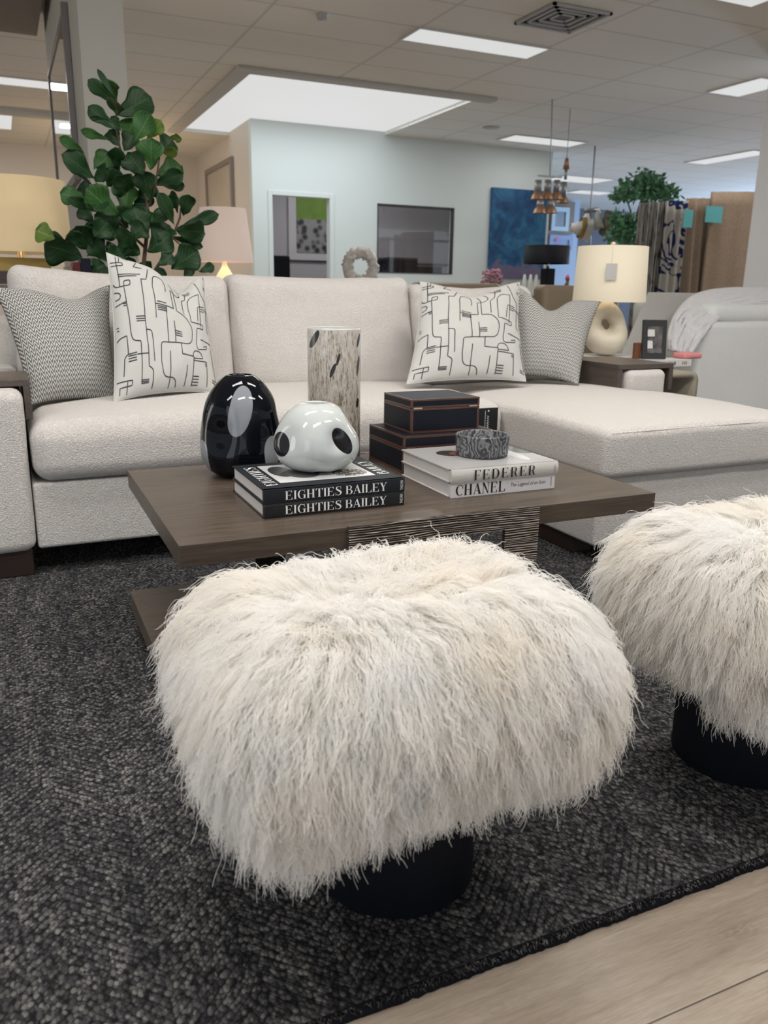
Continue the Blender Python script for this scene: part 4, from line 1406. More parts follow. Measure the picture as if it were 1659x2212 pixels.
    C = C[:, :1] + (C - C[:, :1]) * cut[:, None, None]
    C[:, :, 2] = np.maximum(C[:, :, 2] + c[2], 0.012) - c[2]
    return C + c[None, None, :]

def fur_stool(cx, cy, bx_, by_, label, seed):
    t = empty('stool', (bx_, by_, 0), label, 'stool', 'white fur stools')
    lathe_obj('plinth', [(0, 0.0006), (0.127, 0.0006), (0.130, 0.003), (0.130, 0.20), (0.125, 0.205), (0, 0.205)], (bx_, by_, 0), M['plinth'], t, 72)
    hx, hy, hz, r = 0.264, 0.204, 0.105, 0.100
    zc = 0.386
    cu = link('cushion', bm_mesh(rounded(cx - hx, cx + hx, cy - hy, cy + hy, zc - hz, zc + hz, r, (10, 8, 3)), 'cushion'), M['skin'], t)
    C = make_fur((cx, cy, zc), (hx, hy, hz), r, seed)
    nn, K, _ = C.shape
    C = C - np.array([bx_, by_, 0.0])
    hc = bpy.data.hair_curves.new('fur')
    hc.add_curves([K] * nn)
    hc.position_data.foreach_set('vector', C.astype(np.float32).ravel())
    ra = hc.attributes.get('radius') or hc.attributes.new('radius', 'FLOAT', 'POINT')
    rr = np.tile(np.linspace(0.00055, 0.00022, K), nn).astype(np.float32)
    ra.data.foreach_set('value', rr)
    hc.materials.append(M['fur'])
    f = bpy.data.objects.new('fur', hc)
    COL.objects.link(f)
    f.parent = t
    tag(f, kind='stuff')
    return t
fur_stool(0.470, 1.000, 0.505, 1.040, 'shaggy white fur stool on a black round base, in front of the table', 3)
fur_stool(1.300, 1.010, 1.302, 1.060, 'shaggy white fur stool on a black round base, cut off by the right edge', 8)

# ------------------------------------------------------------------ side table, lamp, frame and book behind the right arm
def shade_mat(name, color, strength):
    k = N(name)
    nz = k.noise(k.coord('Object', (400, 400, 60)), 2.0, 3)
    k.set(color=k.mix(nz, tuple(c * .94 for c in color), color), rough=0.9, ecol=color, estr=strength)
    return k.m
def drum(name, c, r0, r1, z0, z1, mat, parent, lean=(0, 0)):
    """an open drum shade with real thickness"""
    t = 0.004
    return lathe_obj(name, [(r0, z0), (r1, z1), (r1 - t, z1), (r0 - t, z0), (r0, z0)], c, mat, parent, 56)
beige = flat('beige_laminate', (0.33, 0.29, 0.225), 0.5)
st = empty('side_table', (3.05, 3.35, FZ), 'beige waterfall side table behind the right sofa arm, under the white lamp', 'side table')
def waterfall(x0, x1, y0, y1, z1, th, r=0.05):
    prof = []
    n = 8
    out = [(x0, 0.0008)] + [(x0 + r - r * math.cos(a), z1 - r + r * math.sin(a)) for a in [PI / 2 * i / n for i in range(n + 1)]] + [(x1 - r + r * math.sin(a), z1 - r + r * math.cos(a)) for a in [PI / 2 * i / n for i in range(n + 1)]] + [(x1, 0.0008)]
    ri = r - th
    inn = [(x1 - th, 0.0008)] + [(x1 - r + ri * math.cos(a), z1 - r + ri * math.sin(a)) for a in [PI / 2 * i / n for i in range(n + 1)]] + [(x0 + r - ri * math.sin(a), z1 - r + ri * math.cos(a)) for a in [PI / 2 * i / n for i in range(n + 1)]] + [(x0 + th, 0.0008)]
    pts = out
    bm = bmesh.new()
    A = [[bm.verts.new((x, y, z)) for x, z in out] for y in (y0, y1)]
    Bv = [[bm.verts.new((x, y, z)) for x, z in inn[::-1]] for y in (y0, y1)]
    m_ = len(out)
    for i in range(m_ - 1):
        bm.faces.new((A[0][i], A[0][i + 1], A[1][i + 1], A[1][i]))
        bm.faces.new((Bv[0][i], Bv[1][i], Bv[1][i + 1], Bv[0][i + 1]))
        for s in (0, 1):
            bm.faces.new((A[s][i], Bv[s][i], Bv[s][i + 1], A[s][i + 1]))
    for i in (0, m_ - 1):
        bm.faces.new((A[0][i], A[1][i], Bv[1][i], Bv[0][i]))
    bmesh.ops.recalc_face_normals(bm, faces=bm.faces[:])
    return bm
link('waterfall_top', bm_mesh(waterfall(2.835, 3.17, 3.12, 3.84, 0.548, 0.03), 'waterfall_top'), beige, st)
boxes('back_panel', [(2.866, 3.139, 3.50, 3.53, 0.0008, 0.517)], flat('brown_panel', (0.075, 0.062, 0.048), 0.6), st)

M['plaster'] = flat('cream_plaster', (0.66, 0.60, 0.48), 0.55, var=0.03)
LX, LY, LZ = 2.985, 3.62, 0.5925
lamp = empty('table_lamp', (at(1308, 702, LY).x, LY, LZ), 'cream sculptural table lamp with square-cut drum shade and price tag, at the right', 'table lamp')
def loop_base(c, mat, parent):
    """a rounded pebble with an off-centre hole"""
    bm = bmesh.new()
    nt, npz = 56, 20
    vs = {}
    rd = Vector((0.91, -0.41, 0)).normalized()
    fd = Vector((-0.41, -0.91, 0)).normalized()
    for i in range(nt):
        th = 2 * PI * i / nt
        dx, dz = math.cos(th), math.sin(th)
        # outline of the pebble around the hole
        Ro = 0.108 + 0.058 * max(0, -dz) ** 1.4 + 0.018 * max(0, dz) ** 2 + 0.012 * max(0, dx) * max(0, -dz) * 2 - 0.012 * abs(dx) * max(0, dz) * 2
        Ri = 0.024 + 0.006 * math.cos(2 * th + 1.8)
        cen, hw = (Ro + Ri) / 2, (Ro - Ri) / 2
        dep = 0.048 + 0.036 * max(0, -dz)
        for j in range(npz):
            ph = 2 * PI * j / npz
            rr = cen + hw * math.cos(ph)
            q = Vector(c) + rd * (rr * dx) + Vector((0, 0, rr * dz)) + fd * (dep * math.sin(ph))
            vs[i, j] = bm.verts.new(q)
    for i in range(nt):
        for j in range(npz):
            bm.faces.new((vs[i, j], vs[(i + 1) % nt, j], vs[(i + 1) % nt, (j + 1) % npz], vs[i, (j + 1) % npz]))
    bmesh.ops.recalc_face_normals(bm, faces=bm.faces[:])
    return link('lamp_base', bm_mesh(bm, 'lamp_base'), mat, parent)
lb = at(1308, 702, LY)
loop_base((lb.x, lb.y, LZ + 0.1665), M['plaster'], lamp)
sc = at(1320, 590, LY)
sw_ = 0.192
drum('lamp_shade', (sc.x, sc.y, 0), sw_, sw_ - 0.010, at(1316, 652, LY).z, at(1324, 533, LY).z, shade_mat('cream_linen_shade', (0.62, 0.55, 0.42), 0.34), lamp)
lathe_obj('neck', [(0, LZ + 0.27), (0.012, LZ + 0.27), (0.010, LZ + 0.36), (0, LZ + 0.36)], (sc.x, sc.y, 0), M['brass'], lamp, 16)
zf = at(1325, 533, LY).z
lathe_obj('finial', [(0.0, zf - 0.03), (0.006, zf - 0.02), (0.006, zf + 0.004), (0.013, zf + 0.010), (0.014, zf + 0.018), (0.008, zf + 0.026), (0, zf + 0.028)], (sc.x, sc.y, 0), M['brass'], lamp, 16)
tgc = at(1324, 590, LY) ; cd = (Vector((0, 0, tgc.z)) - Vector((sc.x, sc.y, tgc.z))).normalized()
td = Vector((-sc.x, -sc.y, 0)).normalized(); ts_ = Vector((-td.y, td.x, 0))
bm = bmesh.new()
tp = Vector((sc.x, sc.y, 0)) + td * (sw_ + 0.006)
for z0_, z1_, w in ((at(1324, 606, LY).z, at(1324, 572, LY).z, 0.028),):
    q = [tp - ts_ * w + Vector((0, 0, z0_)), tp + ts_ * w + Vector((0, 0, z0_)), tp + ts_ * w + Vector((0, 0, z1_)), tp - ts_ * w + Vector((0, 0, z1_))]
    a = [bm.verts.new(v_) for v_ in q]
    b = [bm.verts.new(v_ + td * 0.0015) for v_ in q]
    bm.faces.new(a[::-1]); bm.faces.new(b)
    for i in range(4):
        bm.faces.new((a[i], a[(i + 1) % 4], b[(i + 1) % 4], b[i]))
link('price_tag', bm_mesh(bm, 'price_tag'), flat('tag_card', (0.50, 0.49, 0.47), 0.7), lamp, False)
bm = bmesh.new()
add_tube(bm, [tp + Vector((0, 0, at(1324, 572, LY).z)), tp + Vector((0, 0, zf - 0.005)), Vector((sc.x, sc.y, zf + 0.004))], 0.0006, 5)
link('tag_string', bm_mesh(bm, 'tag_string'), flat('tag_string_white', (0.6, 0.6, 0.58), 0.8), lamp)
def bulb(name, loc, energy, color, r=0.04):
    ld = bpy.data.lights.new(name, 'POINT')
    ld.energy = energy; ld.color = color; ld.shadow_soft_size = r
    o = bpy.data.objects.new(name, ld)
    o.location = loc
    COL.objects.link(o)
bulb('lamp_bulb', (sc.x, sc.y, sc.z + 0.0), 1.1, (1.0, 0.78, 0.5))

def side_book(label, x0, x1, y0, y1, z0, z1):
    b_ = empty('book', ((x0 + x1) / 2, (y0 + y1) / 2, z0), label, 'book')
    boxes('cover', [(x0, x1, y0, y1, z0, z0 + .003), (x0, x1, y0, y1, z1 - .003, z1), (x0, x1, y0, y0 + .004, z0 + .003, z1 - .003)], bw, b_, 0.0008)
    boxes('pages', [(x0 + .005, x1 - .005, y0 + .005, y1 - .005, z0 + .003, z1 - .003)], M['pages'], b_)
    return b_
bw = flat('white_book_cover', (0.62, 0.61, 0.60), 0.45)
side_book('white book lying under the cream sculptural lamp', 2.842, 3.16, 3.50, 3.78, 0.5485, 0.5920)
BX_, BY_, BZ0, BZ1 = 2.97, 3.36, 0.5485, 0.5845
b3 = side_book('thick white book with ochre spine lettering, under the photo frame', BX_, 3.35, BY_, 3.495, BZ0, BZ1)
bm = bmesh.new()
xx = BX_ + 0.085
rr_ = random.Random(4)
while xx < 3.24:
    w = rr_.uniform(0.007, 0.012)
    add_box(bm, xx, xx + w * .35, BY_ - .0008, BY_ - .0002, BZ0 + .009, BZ1 - .009); add_box(bm, xx, xx + w, BY_ - .0008, BY_ - .0002, BZ1 - .012 if rr_.random() < .5 else BZ0 + .009, BZ1 - .009 if rr_.random() < .5 else BZ0 + .012)
    xx += w + 0.006
och_ = flat('ochre_lettering', (0.22, 0.17, 0.12), 0.5)
link('spine_lettering', bm_mesh(bm, 'spine_lettering'), och_, b3, False)
boxes('publisher_lettering', [(xx, xx + .007, BY_ - .0008, BY_ - .0002, BZ0 + .010, BZ1 - .010) for xx in (3.285, 3.298, 3.31)], och_, b3)

fcp = at(1412, 766, 3.43)
fr = empty('picture_frame', (fcp.x, 3.43, BZ1), 'small dark photo frame with brown easel back, standing beside the white lamp', 'picture frame')
def oriented(name, c, w, h, t, mat, parent, lean=0.20, zoff=0, bev=0.0, rz=-0.35):
    bm = bmesh.new()
    add_box(bm, -w / 2, w / 2, -t / 2, t / 2, 0, h)
    if bev: bmesh.ops.bevel(bm, geom=bm.edges[:], offset=bev, segments=2, affect='EDGES')
    mt = Matrix.Translation(c) @ Matrix.Rotation(rz, 4, 'Z') @ Matrix.Rotation(-lean, 4, 'X') @ Matrix.Translation((0, 0, zoff))
    bm.transform(mt)
    return link(name, bm_mesh(bm, name), mat, parent, False)
fc = (fcp.x, 3.43, BZ1 + .0005)
oriented('frame', fc, 0.132, 0.205, 0.016, flat('dark_lacquer_frame', (0.02, 0.019, 0.018), 0.35), fr, 0.14, 0, 0.002)
pic = N('abstract_photo_print')
po = pic.xyz(pic.coord('Object'))
pn = pic.noise(pic.coord('Object', (1, 1, 1)), 22, 3, 0.6)
pw_ = pic.xyz(pic.world())
fx_, fz_ = at(1412, 730, 3.43).x, at(1412, 730, 3.43).z
def pblob(cx, cz, rx, rz):
    dx = pic.math('ABSOLUTE', pic.math('DIVIDE', pic.math('SUBTRACT', pw_[0], cx), rx))
    dz = pic.math('ABSOLUTE', pic.math('DIVIDE', pic.math('SUBTRACT', pw_[2], cz), rz))
    return pic.math('LESS_THAN', pic.math('MAXIMUM', dx, dz), 1.0)
pcol = pic.ramp(pn, [(0.40, (0.035, 0.032, 0.03)), (0.50, (0.09, 0.08, 0.075)), (0.65, (0.13, 0.11, 0.095))])
pcol = pic.mix(pblob(fx_ - .008, fz_ + .025, .020, .018), pcol, (0.62, 0.60, 0.58))
pcol = pic.mix(pblob(fx_ - .012, fz_ - .035, .013, .020), pcol, (0.60, 0.60, 0.62))
pic.set(color=pcol, rough=0.15, coat=0.6)
oriented('photo_print', (fc[0] - 0.0035, fc[1] - 0.0095, fc[2]), 0.080, 0.140, 0.002, pic.m, fr, 0.14, 0.032)
boxes('easel_back', [(fc[0] - .095, fc[0] - .055, 3.465, 3.49, BZ1 + .0005, BZ1 + .085)], flat('chestnut_leather', (0.14, 0.05, 0.02), 0.5), fr, 0.004)

# ------------------------------------------------------------------ white slip-covered sofa with throw, at the right
M['slip'] = linen('white_slipcover_linen', (0.78, 0.79, 0.785))
ws = empty('white_sofa', (5.0, 4.9, FZ), 'white slipcovered sofa at the right edge, with a throw over its back', 'sofa')
def soft(seed, amp=0.012):
    return lambda p, u: p + Vector((lump(p, amp, 4, seed), lump(p, amp, 4, seed + 2), lump(p, amp, 4, seed + 4)))
link('side_arm', bm_mesh(rounded(3.98, 6.3, 3.95, 4.22, 0.10, 0.755, 0.045, (14, 3, 6), soft(1)), 'side_arm'), M['slip'], ws)
link('base', bm_mesh(rounded(4.05, 6.3, 4.22, 5.0, 0.10, 0.42, 0.03, (10, 6, 3), soft(2)), 'base'), M['slip'], ws)
link('seat_cushion', bm_mesh(rounded(4.02, 6.2, 4.23, 4.8, 0.42, 0.60, 0.06, (10, 6, 2), soft(3)), 'seat_cushion'), M['slip'], ws)
link('back', bm_mesh(rounded(4.30, 6.3, 4.8, 5.0, 0.42, 0.90, 0.08, (10, 3, 5), soft(4)), 'back'), M['slip'], ws)
boxes('skirt_trim', [(3.975, 6.3, 3.945, 3.949, 0.100, 0.14)], M['slip'], ws)
for (x, y) in ((4.1, 4.05), (6.2, 4.05), (4.1, 4.9), (6.2, 4.9)):
    boxes('foot', [(x - .03, x + .03, y - .03, y + .03, FZ + .0005, 0.101)], M['foot'], ws)
link_c = link('arm_bolster', bm_mesh(rounded(4.10, 6.2, 3.98, 4.22, 0.75, 0.865, 0.055, (10, 3, 2), soft(6)), 'arm_bolster'), M['slip'], ws)
def panel_cushion():
    f = pillow_surface([V3(at(1400, 631, 4.62)), V3(at(1530, 634, 4.62)), V3(at(1338, 775, 4.30)), V3(at(1500, 775, 4.30))], 0.06, pinch=0.0, seed=6.0)
    bm = bmesh.new()
    n = 20
    ts = [0.5 - 0.5 * math.cos(PI * i / n) for i in range(n + 1)]
    G = {}
    for s_ in (1, -1):
        for i, u in enumerate(ts):
            for j, v_ in enumerate(ts):
                G[s_, i, j] = G[1, i, j] if s_ == -1 and (i in (0, n) or j in (0, n)) else bm.verts.new(f(u, v_, s_))
        for i in range(n):
            for j in range(n):
                bm.faces.new([G[s_, a_, b_] for a_, b_ in ((i, j), (i + 1, j), (i + 1, j + 1), (i, j + 1))])
    bmesh.ops.recalc_face_normals(bm, faces=bm.faces[:])
    o = link('back_cushion', bm_mesh(bm, 'back_cushion'), linen('pale_grey_linen', (0.52, 0.51, 0.485)), ws)
    o['label'] = 'pale grey linen cushion'
    q = at(1420, 790, 4.2)
    link('chaise_seat', bm_mesh(rounded(q.x - .35, 4.0, 4.2, 4.9, 0.10, 0.50, 0.05, (5, 5, 4), soft(31)), 'chaise_seat'), M['slip'], ws)
panel_cushion()
# the throw: a gathered cloth that runs from the far right down over the arm
def throw():
    U = [(1720, 620, 4.40), (1640, 624, 4.38), (1580, 624, 4.36), (1535, 629, 4.32), (1500, 640, 4.26), (1472, 662, 4.18), (1452, 692, 4.08), (1444, 728, 3.98), (1446, 758, 3.92)]
    Lw = [(1720, 655, 4.10), (1655, 655, 4.08), (1610, 660, 4.06), (1575, 672, 4.03), (1550, 690, 3.99), (1532, 708, 3.96), (1518, 728, 3.93), (1505, 748, 3.91), (1492, 766, 3.90)]
    U = catmull([tuple(at(*q)) for q in U], 6)
    Lw = catmull([tuple(at(*q)) for q in Lw], 6)
    bm = bmesh.new()
    rows = []
    n = 36
    for i, (a_, b_) in enumerate(zip(U, Lw)):
        a_, b_ = Vector(a_), Vector(b_)
        toc = (Vector((0, 0, CAM_H)) - (a_ + b_) / 2).normalized()
        row = []
        for k_ in range(n + 1):
            t = k_ / n
            p = a_.lerp(b_, t)
            fold = 0.016 * noise.noise(Vector((t * 7, i * 0.10, 1.0))) + 0.010 * noise.noise(Vector((t * 19, i * 0.2, 4.0)))
            h = 0.07 * math.sqrt(max(0, 1 - (2 * t - 1) ** 2)) + fold * 1.4
            row.append(bm.verts.new(p + toc * h + Vector((0, 0, 0.3 * fold))))
        rows.append(row)
    for i in range(len(rows) - 1):
        for k_ in range(n):
            bm.faces.new((rows[i][k_], rows[i][k_ + 1], rows[i + 1][k_ + 1], rows[i + 1][k_]))
    tm = N('fluffy_white_throw')
    nz = tm.noise(tm.world(), 26, 4, 0.65, 0.8)
    tm.set(color=tm.mix(nz, (0.72, 0.71, 0.73), (0.86, 0.85, 0.86)), rough=0.95, spec=0.1)
    tm.bump(nz, 0.8, 0.02)
    o = link('throw_blanket', bm_mesh(bm, 'throw_blanket'), tm.m)
    md = o.modifiers.new('thickness', 'SOLIDIFY'); md.thickness = 0.012; md.offset = -1
    tag(o, 'gathered white throw blanket draped over the white sofa at the right', 'blanket')
throw()
rc = at(1486, 760, 3.43)
red = link('folded_cloth', bm_mesh(rounded(rc.x - .065, rc.x + .06, rc.y - .05, rc.y + .05, BZ1 + .002, BZ1 + .032, 0.012, (5, 4, 2), soft(12, .004)), 'folded_cloth'), flat('coral_cloth', (0.66, 0.25, 0.26), 0.8))
tag(red, 'small coral red folded cloth beside the photo frame', 'cloth')

# ------------------------------------------------------------------ behind: brown leather seats
M['leather'] = flat('camel_leather', (0.26, 0.20, 0.135), 0.5, var=0.04)
def brown_chair(label, x0, x1, y0, zt):
    t = empty('leather_armchair', ((x0 + x1) / 2, y0 + .4, FZ), label, 'armchair', 'camel leather chairs')
    link('back', bm_mesh(rounded(x0, x1, y0, y0 + .16, 0.16, zt, 0.045, (6, 3, 6), soft(20, .006)), 'back'), M['leather'], t)
    link('seat', bm_mesh(rounded(x0 + .1, x1 - .1, y0 + .16, y0 + .8, 0.16, 0.45, 0.05, (6, 5, 3), soft(21, .006)), 'seat'), M['leather'], t)
    for xx in (x0, x1 - .1):
        link('armrest', bm_mesh(rounded(xx, xx + .1, y0 + .16, y0 + .8, 0.16, 0.62, 0.04, (2, 5, 4), soft(22, .005)), 'armrest'), M['leather'], t)
    for (xx, yy) in ((x0 + .04, y0 + .04), (x1 - .08, y0 + .04), (x0 + .04, y0 + .72), (x1 - .08, y0 + .72)):
        boxes('leg', [(xx, xx + .04, yy, yy + .04, FZ + .0005, 0.163)], M['foot'], t)
    return t
a0, a1 = at(1176, 615, 5.1), at(1345, 620, 5.1)
brown_chair('camel leather armchair back seen behind the white lamp', a0.x, a1.x, 5.1, a0.z)
a0, a1 = at(968, 612, 5.6), at(1086, 612, 5.6)
brown_chair('camel leather chair back, just showing above the sofa under the dark office window', a0.x - .25, a1.x, 5.6, a1.z)

# black lamp and what stands on the sideboard below the blue painting
sb = at(1168, 640, 7.4)
M['black'] = flat('black_lacquer', (0.006, 0.007, 0.010), 0.7, spec=0.2)
side = empty('sideboard', (sb.x + .1, 7.5, FZ), 'black sideboard under the black lamp, behind the sofa', 'sideboard')
SBZ = at(1165, 642, 7.4).z
boxes('body', [(sb.x - .75, sb.x + .55, 7.25, 7.7, 0.08, SBZ - .03)], M['black'], side, 0.004)
boxes('top_panel', [(sb.x - .77, sb.x + .57, 7.23, 7.72, SBZ - .03, SBZ)], M['black'], side, 0.003)
for xx in (sb.x - .7, sb.x + .45):
    boxes('plinth', [(xx, xx + .1, 7.3, 7.65, FZ + .0005, 0.081)], M['black'], side)
bl = empty('table_lamp', (at(1180, 640, 7.4).x, 7.4, SBZ), 'black table lamp with black drum shade, left of the cream lamp', 'table lamp')
q = at(1181, 550, 7.4)
drum('lamp_shade', (q.x, q.y, 0), 0.235, 0.235, at(1181, 570, 7.4).z, at(1181, 531, 7.4).z, M['black'], bl)
boxes('lamp_base', [(bl.location.x - .055, bl.location.x + .055, 7.345, 7.455, SBZ + .0005, at(1180, 580, 7.4).z)], M['black'], bl, 0.006)
lathe_obj('neck', [(0, at(1180, 581, 7.4).z), (0.012, at(1180, 581, 7.4).z), (0.012, at(1180, 560, 7.4).z), (0, at(1180, 560, 7.4).z)], (bl.location.x, 7.4, 0), M['brass'], bl, 12)
M['candle'] = flat('pale_ceramic', (0.58, 0.60, 0.54), 0.4)
for i, (px, lb_) in enumerate(((1131, 'leftmost pale tapered candlestick left of the black lamp'), (1144, 'middle pale tapered candlestick left of the black lamp'), (1156, 'pale tapered candlestick nearest the black lamp'))):
    p = at(px, 640, 7.35)
    zt_ = at(px, 592, 7.35).z
    o = lathe_obj('candlestick', [(0, 0), (0.030, 0), (0.032, 0.01), (0.022, 0.05), (0.024, (zt_ - SBZ) * .5), (0.012, zt_ - SBZ - .01), (0, zt_ - SBZ)], (0, 0, 0), M['candle'], None, 20)
    o.location = (p.x, p.y, SBZ + .0005)
    tag(o, lb_, 'candlestick', 'pale tapered candlesticks')
p = at(1225, 620, 7.4)
o = lathe_obj('decanter', [(0, 0), (0.055, 0), (0.06, 0.02), (0.05, 0.10), (0.02, 0.15), (0.018, 0.18), (0, 0.18)], (0, 0, 0), flat('amber_glass', (0.16, 0.10, 0.02), 0.2), None, 24)
o.location = (p.x, p.y, SBZ + .0005)
tag(o, 'amber bottle with pink stopper, right of the black lamp', 'bottle')
st_ = lathe_obj('stopper', [(0, 0.18), (0.03, 0.185), (0.022, 0.215), (0, 0.24)], (0, 0, 0), flat('pink_glass', (0.60, 0.10, 0.16), 0.3), None, 16)
st_.parent = o
# pink blossoms
fl = empty('flower_arrangement', (at(1060, 612, 7.3).x, 7.45, SBZ), 'pink flowers below the blue painting', 'flowers')
bm = bmesh.new()
fr_ = random.Random(3)
for i in range(70):
    p = at(fr_.uniform(1042, 1084), fr_.uniform(583, 612), 7.3 + fr_.uniform(-.1, .1))
    s = fr_.uniform(.014, .028)
    bmesh.ops.create_icosphere(bm, subdivisions=1, radius=s, matrix=Matrix.Translation(p) @ Matrix.Diagonal((1, 1, .6, 1)))
link('blossoms', bm_mesh(bm, 'blossoms'), flat('pink_petals', (0.42, 0.20, 0.25), 0.7, var=.3, scale=30), fl)
fx = at(1062, 612, 7.3)
lathe_obj('flower_pot', [(0, SBZ + .0005), (0.06, SBZ + .0005), (0.075, fx.z - .01), (0.065, fx.z - .01), (0, fx.z - .02)], (fx.x, 7.3, 0), M['candle'], fl, 20)

# blue painting
pa = N('blue_abstract_canvas')
o2 = pa.xyz(pa.world())
nz = pa.noise(pa.world((1, 1, 1)), 3.2, 6, 0.65, 0.8)
c = pa.ramp(nz, [(0.3, (0.004, 0.025, 0.085)), (0.47, (0.008, 0.075, 0.19)), (0.6, (0.025, 0.14, 0.27)), (0.75, (0.08, 0.20, 0.29))])
low = pa.ramp(pa.math('ADD', o2[2], pa.math('MULTIPLY', nz, 0.25)), [(0.0, (1, 1, 1)), (1.0, (0, 0, 0))])
lowf = pa.math('LESS_THAN', pa.math('ADD', o2[2], pa.math('MULTIPLY', pa.noise(pa.world(), 9, 3), 0.5)), 1.58)
c = pa.mix(pa.math('MULTIPLY', lowf, 0.75), c, (0.17, 0.12, 0.19))
pa.set(color=c, rough=0.6)
p0, p1 = at(1056, 405, 11.2), at(1182, 604, 11.2)
pt = empty('painting', ((p0.x + p1.x) / 2, 11.15, p1.z), 'large blue abstract canvas on the white office wall', 'painting')
boxes('canvas', [(p0.x + .03, 7.80, 11.13, 11.195, p1.z, p0.z)], pa.m, pt, 0.004)

# coral wreath on a stand behind the sofa
cr = at(780, 612, 7.0)
stand = empty('pedestal', (cr.x, 7.0, FZ), 'white pedestal behind the sofa carrying the ring sculpture', 'pedestal')
boxes('column', [(cr.x - .16, cr.x + .16, 6.85, 7.15, FZ + .0005, cr.z - 0.045)], M['colwhite'], stand, 0.004)
ring = bmesh.new()
cc = at(779, 598, 7.0)
pts = []
rr2 = random.Random(9)
NT, NP = 72, 14
vv = {}
for i in range(NT):
    a = 2 * PI * i / NT
    for j in range(NP):
        b = 2 * PI * j / NP
        base_ = Vector((math.cos(a), 0, math.sin(a)))
        tubr = 0.046
        n_ = noise.noise(Vector((math.cos(a) * 5, math.cos(b) * 2.2 + 4, math.sin(a) * 5 + math.sin(b) * 2.2)))
        tubr *= 1 + 0.75 * n_
        vv[i, j] = ring.verts.new(Vector((cc.x, 7.0, cc.z)) + base_ * (0.125 + tubr * math.cos(b)) + Vector((0, tubr * math.sin(b), 0)))
for i in range(NT):
    for j in range(NP):
        ring.faces.new((vv[i, j], vv[(i + 1) % NT, j], vv[(i + 1) % NT, (j + 1) % NP], vv[i, (j + 1) % NP]))
bmesh.ops.recalc_face_normals(ring, faces=ring.faces[:])
o = link('ring_sculpture', bm_mesh(ring, 'ring_sculpture'), flat('bleached_coral', (0.62, 0.58, 0.54), 0.85, var=.2, scale=25))
zmin = min(v_.co.z for v_ in o.data.vertices)
zt_top = cr.z - 0.045
o.location.z = zt_top - zmin + 0.0005 if zt_top > zmin else 0
for ch in stand.children:
    pass
if zt_top < zmin:      # raise the pedestal to the ring
    for ch in stand.children:
        for v_ in ch.data.vertices:
            if v_.co.z > 0.3: v_.co.z += zmin - 0.0005 - zt_top
tag(o, 'rough white coral ring sculpture above the middle back cushion', 'sculpture')

# ------------------------------------------------------------------ inside the office
dp0, dp1 = at(640, 430, 13.85), at(712, 548, 13.85)
op = empty('wall_art', (dp1.x, 13.87, dp1.z), 'framed green and grey patterned print seen through the doorway', 'picture')
boxes('frame', [(dp0.x - .14, dp1.x + .5, 13.86, 13.895, dp1.z - .12, dp0.z + .2)], flat('white_picture_frame', (0.60, 0.60, 0.62), 0.5), op, 0.005)
ap = N('patterned_print')
vz = ap.n('ShaderNodeTexVoronoi', Vector=ap.world((1, 1, 1)), Scale=9.0).outputs[0]
g_ = ap.math('GREATER_THAN', ap.xyz(ap.world())[2], at(676, 474, 13.85).z)
c = ap.ramp(vz, [(0.25, (0.03, 0.03, 0.035)), (0.42, (0.14, 0.14, 0.14)), (0.6, (0.30, 0.30, 0.30))])
c = ap.mix(g_, c, ap.mix(ap.noise(ap.world(), 6, 3), (0.10, 0.20, 0.02), (0.20, 0.34, 0.05)))
ap.set(color=c, rough=0.5)
boxes('print', [(dp0.x, dp1.x + .35, 13.852, 13.859, dp1.z, dp0.z + .08)], ap.m, op)
struct('trim_8', [(BX0 + TH, BX1 - TH, 13.87, 13.899, at(680, 562, 13.85).z - .03, at(680, 562, 13.85).z)], flat('dark_dado_rail', (0.05, 0.05, 0.055), 0.5))
oc = at(610, 575, 12.6)
och = empty('office_chair', (oc.x, 12.7, FZ), 'black office chair seen through the doorway', 'chair')
link('backrest', bm_mesh(rounded(oc.x - .22, oc.x + .13, 12.6, 12.68, 0.62, at(610, 552, 12.6).z, 0.03, (4, 2, 5)), 'backrest'), M['black'], och)
link('seat', bm_mesh(rounded(oc.x - .24, oc.x + .24, 12.68, 13.1, 0.45, 0.53, 0.035, (4, 4, 2)), 'seat'), M['black'], och)
boxes('post', [(oc.x - .03, oc.x + .03, 12.85, 12.91, 0.02, 0.451), (oc.x - .25, oc.x + .25, 12.86, 12.9, FZ + .0005, 0.03)], M['black'], och)
boxes('back_bracket', [(oc.x - .04, oc.x + .04, 12.66, 12.70, 0.5, 0.7)], M['black'], och)
pz_ = at(862, 590, 11.9)
dk = empty('office_desk', (pz_.x + .3, 11.9, FZ), 'grey desk behind the dark office window', 'desk')
boxes('desktop', [(4.7, 6.4, 11.5, 12.2, 0.72, 0.76)], M['officewall'], dk)
for xx in (4.72, 6.34):
    boxes('leg', [(xx, xx + .04, 11.55, 12.15, FZ + .0005, 0.721)], M['officewall'], dk)
pr0, pr1 = at(830, 556, 11.85), at(893, 590, 11.85)
pr = empty('printer', ((pr0.x + pr1.x) / 2, 11.85, 0.7605), 'black printer standing behind the office window', 'printer')
boxes('body', [(pr0.x, pr1.x, 11.7, 12.1, 0.7605, pr0.z - .04)], M['black'], pr, 0.01)
boxes('lid', [(pr0.x, pr1.x, 11.7, 12.1, pr0.z - .039, pr0.z)], flat('dark_grey_plastic', (0.02, 0.02, 0.024), 0.4), pr, 0.008)
q0, q1 = at(897, 576, 11.85), at(945, 590, 11.85)
tag(boxes('paper_tray', [(q0.x, q1.x, 11.7, 12.0, 0.7605, q0.z)], M['black'], None, 0.01), 'low black machine beside the printer, behind the office window', 'machine')

